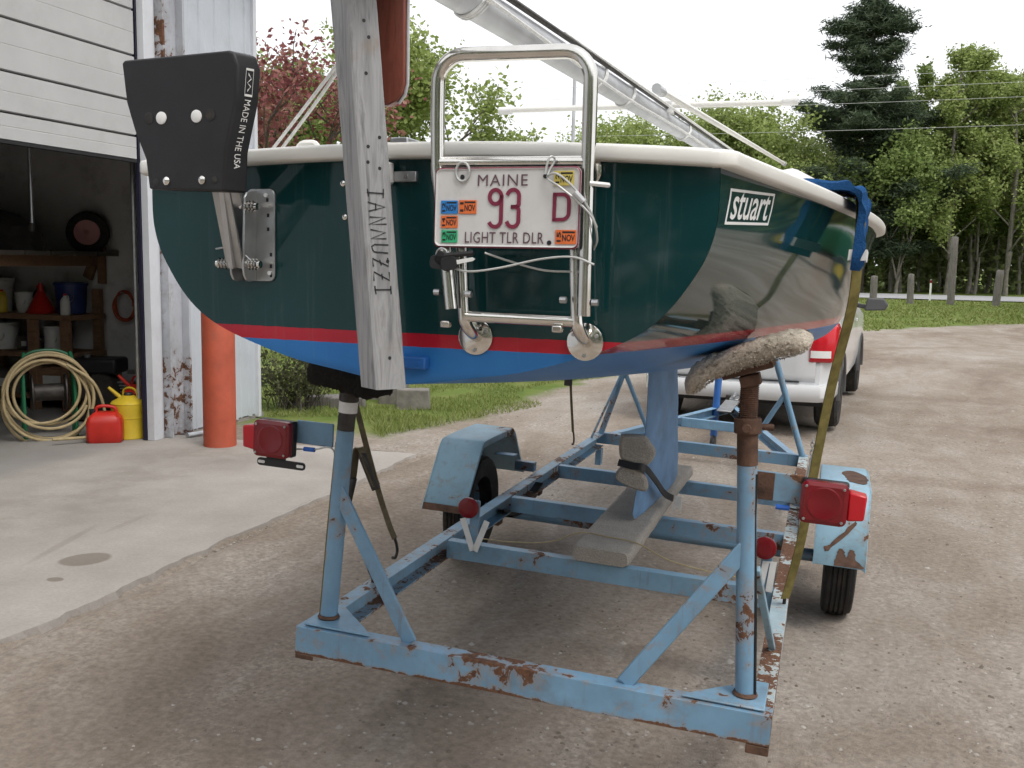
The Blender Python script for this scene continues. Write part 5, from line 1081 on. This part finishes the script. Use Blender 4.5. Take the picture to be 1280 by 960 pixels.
# ------------------------------------------------------------------ licence plate hung on the ladder
def plate():
    PM_ = BM @ Matrix.Translation((.1195, -.121, 1.149)) @ Matrix.Rotation(math.radians(-1.2), 4, 'X')
    t = thing('license_plate', 'white trailer plate with maroon characters hung on the boarding ladder', 'license plate', PM_); W, H = .292, .151
    mb = MB(); pr = rrect(W, H, .012, 5, W/2, H/2); pi_ = rrect(W-.012, H-.012, .008, 5, W/2, H/2); po = rrect(W-.006, H-.006, .01, 5, W/2, H/2)
    rows = [[(u, .0, v) for u, v in pr], [(u, -.002, v) for u, v in pr], [(u, -.0045, v) for u, v in po], [(u, -.002, v) for u, v in pi_]]; mb.grid(rows, True); mb.add(rows[-1], [tuple(range(len(pi_)))]); mb.add(rows[0], [tuple(range(len(pr)-1,-1,-1))]); mb.build('sheet', M['plate'], t)
    mb = MB(); ri = rrect(W-.004, H-.004, .011, 5, W/2, H/2); ro = rrect(W, H, .012, 5, W/2, H/2); mb.grid([[(u, -.0022, v) for u, v in ro], [(u, -.0046, v) for u, v in ri]], True); mb.build('painted_edge', M['maroon'], t)
    pt = lambda u, v, th: (u*W, -.0024-th, v*H)
    text_mesh('MAINE', .305, .648, .77, .91, pt, .0012, 0, 0, 1.12).build('lettering', M['plate_dark'], t, smooth=False)
    text_mesh('LIGHT TLR DLR', .225, .768, .06, .2, pt, .0012, 0, .004, 1.08).build('lettering', M['plate_dark'], t, smooth=False)
    pm = lambda u, v, th: (u, -.0024-th, v)
    def nine(x0, x1, z0, z1):
        cx, w, h = (x0+x1)/2, (x1-x0)/2, z1-z0; r = w
        return [arc(cx, z1-r*1.1, r, r*1.1, 0, 360, 20), [(x1, z1-r*1.1), (x1, z0+r)] + arc(cx, z0+r, r, r, 0, -150, 10)]
    def three(x0, x1, z0, z1):
        cx, r = (x0+x1)/2, (x1-x0)/2; zm = z0+(z1-z0)*.54
        return [arc(cx, z1-r, r, r, 160, 0, 10)+[(x1, zm+r*.55)]+arc(cx+r*.35, zm+r*.5, r*.65, r*.5, 0, -90, 5)+[(cx-r*.1, zm)], [(cx-r*.1, zm)]+arc(cx+r*.3, zm-r*.6, r*.7, r*.6, 90, 0, 5)+[(x1, z0+r)]+arc(cx, z0+r, r, r, 0, -160, 10)]
    strokes(nine(.114, .138, .04, .109)+three(.15, .173, .04, .109), .0074, pm, .0016).build('number', M['maroon'], t, smooth=False)
    strokes([[(.243, .054), (.243, .1)], [(.243, .1), (.258, .1)]+arc(.258, .088, .013, .012, 90, 0, 6)+[(.271, .066)]+arc(.258, .066, .013, .012, 0, -90, 6)+[(.243, .054)]], .0068, pm, .0016).build('letter', M['maroon'], t, smooth=False)
    for (u0, u1, v0, v1), m, yr, ink in (((.048, .168, .424, .59), 'st_blue', '12', 'ink'), ((.176, .3, .424, .595), 'st_orange', '11', 'ink'), ((.05, .17, .245, .4), 'st_orange', '14', 'ink'), ((.056, .17, .06, .218), 'st_green', '13', 'ink'), ((.824, .955, .767, .945), 'st_yellow', '12', 'ink'), ((.845, .984, .06, .233), 'st_orange', '15', 'ink')):
        mb = MB(); mb.box(u0*W, u1*W, -.0042, -.0024, v0*H, v1*H); s = mb.build('sticker', M[m], t, .0004); q = lambda u, v, th: (u*W, -.0045-th, v*H); d = u1-u0; e = v1-v0
        text_mesh('NOV', u0+d*.34, u1-d*.06, v0+e*.2, v0+e*.68, q, .0002, 0, .02).build('month', M[ink], s, smooth=False)
        mb = MB(); mb.box((u0+d*.34)*W, (u1-d*.06)*W, -.0047, -.0044, (v0+e*.78)*H, (v0+e*.9)*H); mb.build('print_bar', M[ink], s)
        text_mesh(yr, 0, 1, 0, 1, lambda u, v, th: ((u0+d*(.28-.2*v))*W, -.0047, (v0+e*(.15+.7*u))*H), 0, 0, .03).build('year', M[ink], s, smooth=False)
    for u, v in ((.195, .885), (.765, .885), (.805, .075)): mb = MB(); mb.lathe([(.0045, 0), (.0045, .0006)], (u*W, -.0026, v*H), (0, -1, 0), 12); mb.build('hole', M['ink'], t)
    return t
plate()
def cable():
    t = thing('security_cable', 'thin coated cable looped through the plate and round the ladder', 'cable', BM)
    P = [(.345, -.132, 1.285), (.352, -.128, 1.315), (.36, -.12, 1.312), (.35, -.13, 1.28), (.375, -.135, 1.262), (.41, -.132, 1.235), (.436, -.12, 1.205), (.44, -.1, 1.17), (.43, -.085, 1.15)]
    mb = MB(); mb.tube(smoothpath(P, 6), .0022, 7); mb.build('cable', M['wire'], t)
    mb = MB(); mb.tube(smoothpath([(.35, -.132, 1.283), (.37, -.136, 1.285), (.4, -.134, 1.262), (.428, -.125, 1.225), (.44, -.105, 1.19)], 6), .0022, 7); mb.build('cable', M['wire'], t)
    mb = MB(); mb.tube([(.404, -.134, 1.252), (.42, -.128, 1.235)], .006, 10); mb.build('ferrule', M['bright_alu'], t)
    mb = MB(); mb.tube(smoothpath([(.155, -.13, 1.112), (.2, -.135, 1.104), (.26, -.13, 1.112), (.34, -.125, 1.13), (.4, -.12, 1.135), (.44, -.115, 1.122)], 6), .0022, 7); mb.build('cable', M['wire'], t)
    mb = MB(); mb.tube(smoothpath([(.225, -.12, 1.14), (.27, -.1, 1.125), (.33, -.085, 1.11), (.39, -.08, 1.108)], 6), .0022, 7); mb.build('cable', M['wire'], t)
    for x in (.178,): mb = MB(); mb.tube([(x+.014*math.cos(a), -.118-.016*math.sin(a)*0-.006, 1.292+.018*math.sin(a)) for a in np.linspace(0, 6.28, 14)], .0026, 6); mb.build('shackle', M['wire'], t)
    k = thing('keys', 'black-headed keys hanging on the cable below the plate', 'keys', BM)
    for a, (x, z), m in ((-35, (.145, 1.125), 'black'), (10, (.16, 1.118), 'black'), (-5, (.135, 1.12), 'black')):
        ca, sa = math.cos(math.radians(a)), math.sin(math.radians(a)); f = lambda u, v: (x+ca*u-sa*v, -.138-.004*(a > 0), z+sa*u+ca*v)
        mb = MB(); mb.prism([f(u, v) for u, v in rrect(.034, .026, .009, 4)], (0, .005, 0)); h = mb.build('key_head', M[m], k, .001)
        if a > 0: mb = MB(); mb.prism([f(.017, -.004), f(.05, -.003), f(.055, 0), f(.05, .004), f(.017, .004)], (0, .002, 0)); mb.build('blade', M['decal'], h)
        if a < -30: mb = MB(); mb.tube([f(.0, .01), Vector(f(.045, .048))], .005, 8); mb.build('fob', M['black'], h)
    mb = MB(); mb.tube([(.142+.012*math.cos(a), -.134, 1.135+.012*math.sin(a)) for a in np.linspace(0, 6.28, 16)], .0016, 6); mb.build('key_ring', M['steel'], k)
cable()
# ------------------------------------------------------------------ straps and towel
def tb(x, y, z): return B2T @ Vector((x, y, z))
def webbing(name, label, pts, width, mat, wd, hook_at, cat='strap'):
    t = thing(name, label, cat, TM); ribbon(smoothpath(pts, 6), width, .003, wd).build('webbing', mat, t, smooth=True, angle=60)
    if hook_at:
        h = Vector(hook_at); mb = MB(); mb.tube(smoothpath([h+Vector((0,0,.06)), h+Vector((.0,.02,.03)), h+Vector((.0,.03,.0)), h+Vector((.0,.015,-.02)), h+Vector((0,-.01,-.015))], 5), .006, 8); mb.build('hook', M['dark_metal'], t)
    return t
w0 = tb(.945, 1.52, 1.15)
webbing('tie_down_strap', 'olive webbing strap from the blue towel down to the right rail', [tb(.8, 1.16, 1.35), tb(.845, 1.16, 1.345), tb(.872, 1.16, 1.32), tb(.872, 1.16, 1.15), tb(.862, 1.2, 1.02), Vector((1.468, .62, .82)), Vector((1.44, .72, .5)), Vector((1.425, .82, .28)), Vector((1.405, .9, .12)), Vector((1.39, .925, .03))], .036, M['strap'], (.8, .7, 0), (1.388, .93, .0))
lft = webbing('tie_down_strap', 'brown webbing strap with a dangling ratchet on the left side', [tb(-.94, 1.5, 1.3), Vector((-.36, .84, .95)), Vector((-.265, .845, .6)), Vector((-.15, .845, .26)), Vector((-.09, .845, .11)), Vector((-.06, .845, .05))], .024, M['strap_grey'], (.6, 1, 0), (-.06, .845, -.008))
mb = MB(); q = [(-.15, .83, .5), (-.155, .825, .53), (-.175, .825, .535), (-.19, .825, .5), (-.2, .825, .44), (-.205, .825, .36), (-.2, .825, .345)]
ribbon(smoothpath([(-.14, .83, .25), (-.17, .825, .31), (-.2, .825, .375), (-.215, .825, .388), (-.23, .825, .37), (-.24, .825, .27), (-.256, .825, .168)], 6), .034, .006, (.5, 1, 0)).build('loose_end', M['strap_grey'], lft)
mb = MB(); mb.bar((-.262, .82, .15), (-.238, .82, .27), .032, .03); mb.bar((-.2, .825, .36), (-.142, .835, .235), .034, .028); mb.tube([(-.2, .81, .36), (-.2, .86, .36)], .014, 8); mb.build('ratchet', M['dark_metal'], lft, .003)
far = webbing('bow_strap', 'thin dark strap with a buckle at the front left of the trailer', [Vector((-.12, 3.6, .78)), Vector((-.105, 3.6, .5)), Vector((-.085, 3.6, .3)), Vector((-.055, 3.6, .06))], .016, M['strap_grey'], (1, .4, 0), (-.052, 3.6, .0))
mb = MB(); mb.box(-.13, -.08, 3.57, 3.595, .36, .5); mb.build('buckle', M['dark_metal'], far, .004)
t = thing('bow_rope', 'grey rope slung behind the olive strap at the right rail', 'rope', TM)
mb = MB(); mb.tube(smoothpath([(1.53, 3.3, 1.0), (1.52, 3.1, .72), (1.47, 3.05, .42), (1.42, 3.0, .12), (1.405, 3.0, .02)], 6), .007, 7); mb.build('rope', M['wire'], t)
t = thing('bow_chain', 'small galvanised chain at the front right corner of the trailer', 'chain', TM)
for k in range(11):
    z = .12-.026*k; mb = MB(); c = Vector((1.42, 3.97, z)); d = Vector((1, 0, 0)) if k % 2 else Vector((0, 1, 0)); mb.tube([c+d*.01*math.cos(a)+Vector((0,0,.018*math.sin(a))) for a in np.linspace(0, 6.283, 13)], .0035, 6); mb.build('link', M['steel'], t)
tw = thing('towel', 'folded blue towel padding the strap over the starboard rail', 'towel', BM)
path = [(.66, 1.358), (.74, 1.36), (.82, 1.358), (.85, 1.352), (.868, 1.335), (.873, 1.3), (.868, 1.24), (.864, 1.18), (.86, 1.135)]
P = smoothpath([(a, 0, b) for a, b in path], 5); rows = []
for i, p in enumerate(P):
    d = (P[min(i+1, len(P)-1)]-P[max(i-1, 0)]).normalized(); nn = Vector((-d.z, 0, d.x)); nn = nn if i < 12 and nn.z > 0 or nn.x > 0 else -nn
    f = .012; row = []
    for s in np.linspace(-1, 1, 21): row.append(Vector((p.x, 1.16+.14*s+.012*math.sin(i*.3), p.z))+nn*(f+.008*math.sin(s*7+i*.25)+.006*math.sin(s*15+1+i*.1)+.004*math.sin(i*.9+s*3)))
    for s in np.linspace(1, -1, 21): row.append(Vector((p.x, 1.16+.136*s+.012*math.sin(i*.3), p.z))-nn*(.004))
    rows.append(row)
mb = MB(); mb.grid(rows, True); mb.add(rows[0], [tuple(range(42))]); mb.add(rows[-1], [tuple(range(41,-1,-1))]); cloth = mb.build('cloth', M['towel'], tw, angle=70)
i0 = int(np.argmin([abs(p.z-1.17)+(0 if p.x > .84 else 1) for p in P])); rows = []
for i in range(i0-2, i0+2): rows.append([Vector(v)+(Vector(v)-Vector((P[i].x, 1.16, P[i].z)))*.04+Vector((.0035, 0, 0)) for v in [r for r in []]] or [Vector((P[i].x+.034, 1.16+.143*s, P[i].z)) for s in np.linspace(-1, 1, 21)]+[Vector((P[i].x-.014, 1.16+.143*s, P[i].z)) for s in np.linspace(1, -1, 21)])
mb = MB(); mb.grid(rows, True); mb.build('tape_band', M['white_plain'], tw)

# ------------------------------------------------------------------ van
van = thing('minivan', 'white minivan parked ahead of the boat trailer', 'van', Matrix.Translation((-.857, 9.52, -.03)) @ Matrix.Rotation(math.radians(-4.5), 4, 'Z'))
LV = [.36, .5, .75, .98, 1.12, 1.45, 1.64, 1.71]
def vw(y):   # half widths per level at station y
    f = min(1, .86+.6*y) if y < .24 else 1.0
    n = max(0, (y-4.1)/.8); b = np.array([.88, .905, .92, .915, .885, .80, .68, .35]); return b*f*(1-.18*n*n)
def vz(y):
    z = np.array(LV); top = 1.71 if y < 2.7 else max(1.06, 1.71-.62*min(1, (y-2.7)/1.15)-.12*max(0, (y-3.85)))
    if y > 2.7: z = np.minimum(z, top-np.array([.3,.25,.2,.12,.06,.03,.012,0])*1.0)
    return z
rows = []
for y in (0, .04, .12, .24, .5, .8, 1.3, 1.9, 2.7, 3.1, 3.5, 3.85, 4.2, 4.6, 4.85):
    w, z = vw(y), vz(y); lean = [max(0, (q-1.02))*.42*(1-min(1, y/1.2)) for q in z]; row = [(-w[k], y+lean[k], z[k]) for k in range(8)]+[(w[k], y+lean[k], z[k]) for k in range(7,-1,-1)]; rows.append(row)
mb = MB(); mb.grid(rows, True); mb.add(rows[0], [tuple(range(16))]); mb.add(rows[-1], [tuple(range(15,-1,-1))]); body = mb.build('body', M['van'], van, .02, angle=38, seg=3)
mb = MB()
pr = [(-.84, .02), (-.8, -.07), (-.5, -.115), (0, -.125), (.5, -.115), (.8, -.07), (.87, .02), (.915, .35), (.915, .45), (-.915, .45), (-.915, .35)]
rows = [[(x*.97, y+.03, .32) for x, y in pr], [(x, y, .36) for x, y in pr], [(x, y, .44) for x, y in pr], [(x, y+.02, .475) for x, y in pr]]
mb.grid(rows, True); mb.add(rows[0], [tuple(range(11))]); mb.add(rows[-1], [tuple(range(10,-1,-1))]); mb.build('bumper', M['van'], van, .012, angle=50)
mb = MB(); mb.box(-.6, .6, -.012, .0, .49, .5); mb.build('hatch_gap', M['black'], van)
hat = MB(); hat.grid([[(x, y, z) for x in np.linspace(-.74, .74, 9)] for y, z in ((-.006, .505), (-.022, .56), (-.02, .85), (-.012, 1.0))]); hp = hat.build('hatch', M['van'], van); so = hp.modifiers.new('solid', 'SOLIDIFY'); so.thickness = .02
mb = MB(); mb.prism([(-.7, .02, 1.06), (.7, .02, 1.06), (.6, .19, 1.5), (-.6, .19, 1.5)], (0, -.02, -.006)); mb.build('rear_window', M['glass'], van)
for s in (-1, 1):
    mb = MB(); P_ = [(.69, -.012), (.72, -.02), (.8, -.004), (.865, .03), (.9, .12), (.913, .26)]; rows = []
    for k, z in enumerate((.69, .72, .98, 1.03)): rows.append([(s*(x-.01*(k in (0, 3))-.012*(z > 1)), y+.012*(k in (0, 3))-.006+.02*(z > 1), z) for x, y in (P_ if k else P_)])
    mb.grid(rows); tl = mb.build('tail_lamp', M['red_bright'], van, angle=60); so = tl.modifiers.new('solid', 'SOLIDIFY'); so.thickness = .014; so.offset = 1
    mb = MB(); mb.grid([[(s*x*1.004, y-.022, z) for x, y in P_[:4]] for z in (.725, .79)]); mb.build('reverse_lamp', M['decal'], tl)
    for y0, y1, q in ((.42, 1.2, 0), (1.28, 2.2, 0), (2.28, 3.25, .28)):
        mb = MB(); mb.prism([(s*.888, y0, 1.14), (s*.888, y1, 1.14), (s*(.80 if not q else .84), y1-q-.03, 1.46 if not q else 1.3), (s*.80, y0+.05, 1.46)], (s*.012, 0, 0)); mb.build('side_window', M['glass'], van, .004)
    mb = MB(); mb.prism([(s*1.0, 2.55, 1.06), (s*1.22, 2.58, 1.07), (s*1.25, 2.6, 1.13), (s*1.2, 2.6, 1.2), (s*1.02, 2.58, 1.2)], (0, .1, 0)); mb.bar((s*.9, 2.65, 1.12), (s*1.03, 2.63, 1.1), .05, .05, (0,0,1)); mb.build('mirror', M['grey_plastic'], van, .015, seg=3)
    for y in (1.35, 2.35): mb = MB(); mb.box(min(s*.925, s*.945), max(s*.925, s*.945), y, y+.2, .95, .98); mb.build('door_handle', M['van'], van, .005)
    for y in (.82, 3.85):
        mb = MB(); mb.lathe([(.2, -.1), (.3, -.11), (.33, -.085), (.335, 0), (.33, .085), (.3, .11), (.2, .1)], (s*.8, y, .315), (1,0,0), 36, True); w = mb.build('wheel', M['rubber'], van)
        mb = MB(); mb.lathe([(.205, -.09), (.21, s*.08), (.18, s*.06), (.07, s*.07), (.05, s*.085)], (s*.8, y, .315), (1,0,0), 28); mb.build('rim', M['rim'], w)
        mb = MB(); mb.tube([(s*.90, y+.38*math.cos(a), .33+.38*math.sin(a)) for a in np.linspace(-.1, 3.24, 18)], .035, 8); mb.build('wheel_arch', M['grey_plastic'], van)
mb = MB(); mb.box(-.8, .8, .2, 4.6, .25, .37); mb.build('underbody', M['black'], van)
mb = MB(); mb.box(-.05, .05, -.22, .1, .24, .3); mb.lathe([(.024, 0), (.024, .06)], (0, -.2, .3), (0,0,1), 12); mb.build('hitch', M['dark_metal'], van, .004)
mb = MB(); mb.prism([(x, -.026, z) for x, z in rrect(.1, .025, .01, 4, .5, .83)], (0, -.004, 0)); mb.build('emblem', M['chrome'], van)

# ------------------------------------------------------------------ tractor standing beside the drive (mirrored in the hull)
def tractor():
    t = thing('tractor', 'green tractor with yellow wheels parked to the right of the drive', 'tractor', Matrix.Translation((5.1, 17.6, 0)) @ Matrix.Rotation(math.radians(80), 4, 'Z'))
    mb = MB(); rows = []
    for y, w, z0, z1 in ((0, .3, .6, 1.12), (.1, .3, .55, 1.2), (.9, .28, .52, 1.12), (1.3, .26, .52, 1.05), (1.4, .2, .56, .98)): rows.append([(u*w/.3, y, (z0+z1)/2+v*(z1-z0)/.5) for u, v in rrect(.6, .5, .08)])
    mb.grid(rows, True); mb.add(rows[0], [tuple(range(24))]); mb.add(rows[-1], [tuple(range(23,-1,-1))]); mb.build('hood', M['tractor_green'], t)
    mb = MB(); mb.box(-.12, .12, -1.0, 1.3, .4, .6); mb.build('chassis', M['dark_metal'], t, .01)
    for s in (-1, 1):
        for y, R, w, x in ((-.75, .58, .28, .52), (1.15, .36, .2, .45)):
            mb = MB(); mb.lathe([(R*.55, -w/2), (R*.93, -w/2), (R, -w*.35), (R, w*.35), (R*.93, w/2), (R*.55, w/2)], (s*x, y, R), (1,0,0), 36, True); wh = mb.build('wheel', M['rubber'], t)
            mb = MB(); mb.lathe([(R*.57, -w*.4), (R*.57, w*.4), (R*.2, s*w*.2), (R*.1, s*w*.3)], (s*x, y, R), (1,0,0), 28); mb.build('rim', M['tractor_yellow'], wh)
        mb = MB(); mb.grid([[(s*.34, -.75+.66*math.cos(a), .58+.66*math.sin(a)), (s*.68, -.75+.66*math.cos(a), .58+.66*math.sin(a))] for a in np.linspace(.5, 2.9, 12)]); f = mb.build('fender', M['tractor_green'], t); so = f.modifiers.new('solid', 'SOLIDIFY'); so.thickness = .02
    mb = MB(); mb.box(-.24, .24, -.85, -.4, .98, 1.08); mb.box(-.24, .24, -.92, -.82, 1.08, 1.45); mb.build('seat', M['tractor_yellow'], t, .03)
    mb = MB(); mb.tube([(0, .0, 1.1), (0, -.18, 1.36)], .02, 8); mb.lathe([(.17, -.012), (.185, 0), (.17, .012)], (0, -.18, 1.37), (0, -.5, .85), 24, True); mb.build('steering_wheel', M['black'], t)
    t = thing('covered_machine', 'machine under a bright blue tarpaulin beside the tractor', 'machine', Matrix.Translation((8.6, 17.5, 0)))
    mb = MB(); rows = []; r = random.Random(2)
    for z, k in ((0, 1.05), (.3, 1.0), (.7, .95), (.95, .8), (1.05, .5)): rows.append([(u*k+r.gauss(0,.02), v*k+r.gauss(0,.02), z) for u, v in rrect(1.6, .9, .2)])
    mb.grid(rows, True); mb.add(rows[-1], [tuple(range(24))]); mb.build('tarpaulin', M['tarp'], t)
tractor()
# ------------------------------------------------------------------ posts along the road
def post(x, y, h, r, lean, label):
    t = thing('wooden_post', label, 'post', Matrix.Translation((x, y, float(gz(x, y)))) @ Matrix.Rotation(lean, 4, 'Y'), 'posts at the far edge of the lawn')
    rg = random.Random(x); mb = MB(); rows = [[((r*(1-.1*z/h)+rg.gauss(0, r*.03))*math.cos(a), (r*(1-.1*z/h)+rg.gauss(0, r*.03))*math.sin(a), z) for a in np.linspace(0, 6.283, 13)[:-1]] for z in np.linspace(-.2, h, 8)]
    rows.append([(v[0]*.8, v[1]*.8, h+.03+rg.gauss(0, .01)) for v in rows[-1]]); mb.grid(rows, True); mb.add(rows[-1], [tuple(range(12))]); mb.build('shaft', M['post_wood'], t, angle=50)
    mb = MB(); mb.box(-r*.55, r*.55, -r*.55, r*.55, h+.005, h+.05); mb.build('cap', M['post_wood'], t, .01)
post(1.6, 45, 1.1, .15, 0, 'thick short post nearest the van mirror on the lawn'); post(3.06, 45, 1.2, .14, -.02, 'short post between the mirror and the tall pole')
post(4.62, 45, 2.75, .15, .0, 'tall weathered pole standing on the lawn'); post(6.33, 45, 1.42, .16, .05, 'leaning dark post right of the tall pole')
t = thing('marker_stake', 'thin pale marker stake at the road edge', 'stake', Matrix.Translation((4.2, 49.5, .02))); mb = MB(); mb.box(-.04, .04, -.03, .03, -.1, .95); mb.build('stake', M['white_plain'], t); mb = MB(); mb.box(-.042, .042, -.032, -.0305, .8, .93); mb.build('reflector', M['red_lens'], t)
for x, z, lb in ((-33, 9.2, 'utility pole hidden behind the garage'), (19, 9.2, 'utility pole on the right beyond the view')):
    t = thing('utility_pole', lb, 'pole', Matrix.Translation((x, 40, 0))); mb = MB(); mb.tube([(0,0,-.3), (0,0,z)], [.16, .11], 12); mb.build('shaft', M['post_wood'], t); mb = MB(); mb.bar((0, -1, 8.35), (0, 1, 8.35), .1, .12); mb.build('crossarm', M['post_wood'], t)
wm = plain('pale_wire', (.6, .6, .6), .5)
for z, y, lb in ((8.36, 39.6, 'topmost overhead wire crossing in front of the pine'), (7.98, 40, 'second overhead wire from the top before the pine'), (7.5, 40.2, 'third overhead wire from the top before the pine'), (6.5, 40, 'lowest overhead wire crossing the foot of the pine crown')):
    mb = MB(); mb.tube([(x, y, z-.35*(1-((x+7)/26)**2)+.35) for x in np.linspace(-33, 19, 30)], .0065, 5); tag(mb.build('overhead_wire', wm), lb, 'wire', 'overhead wires')
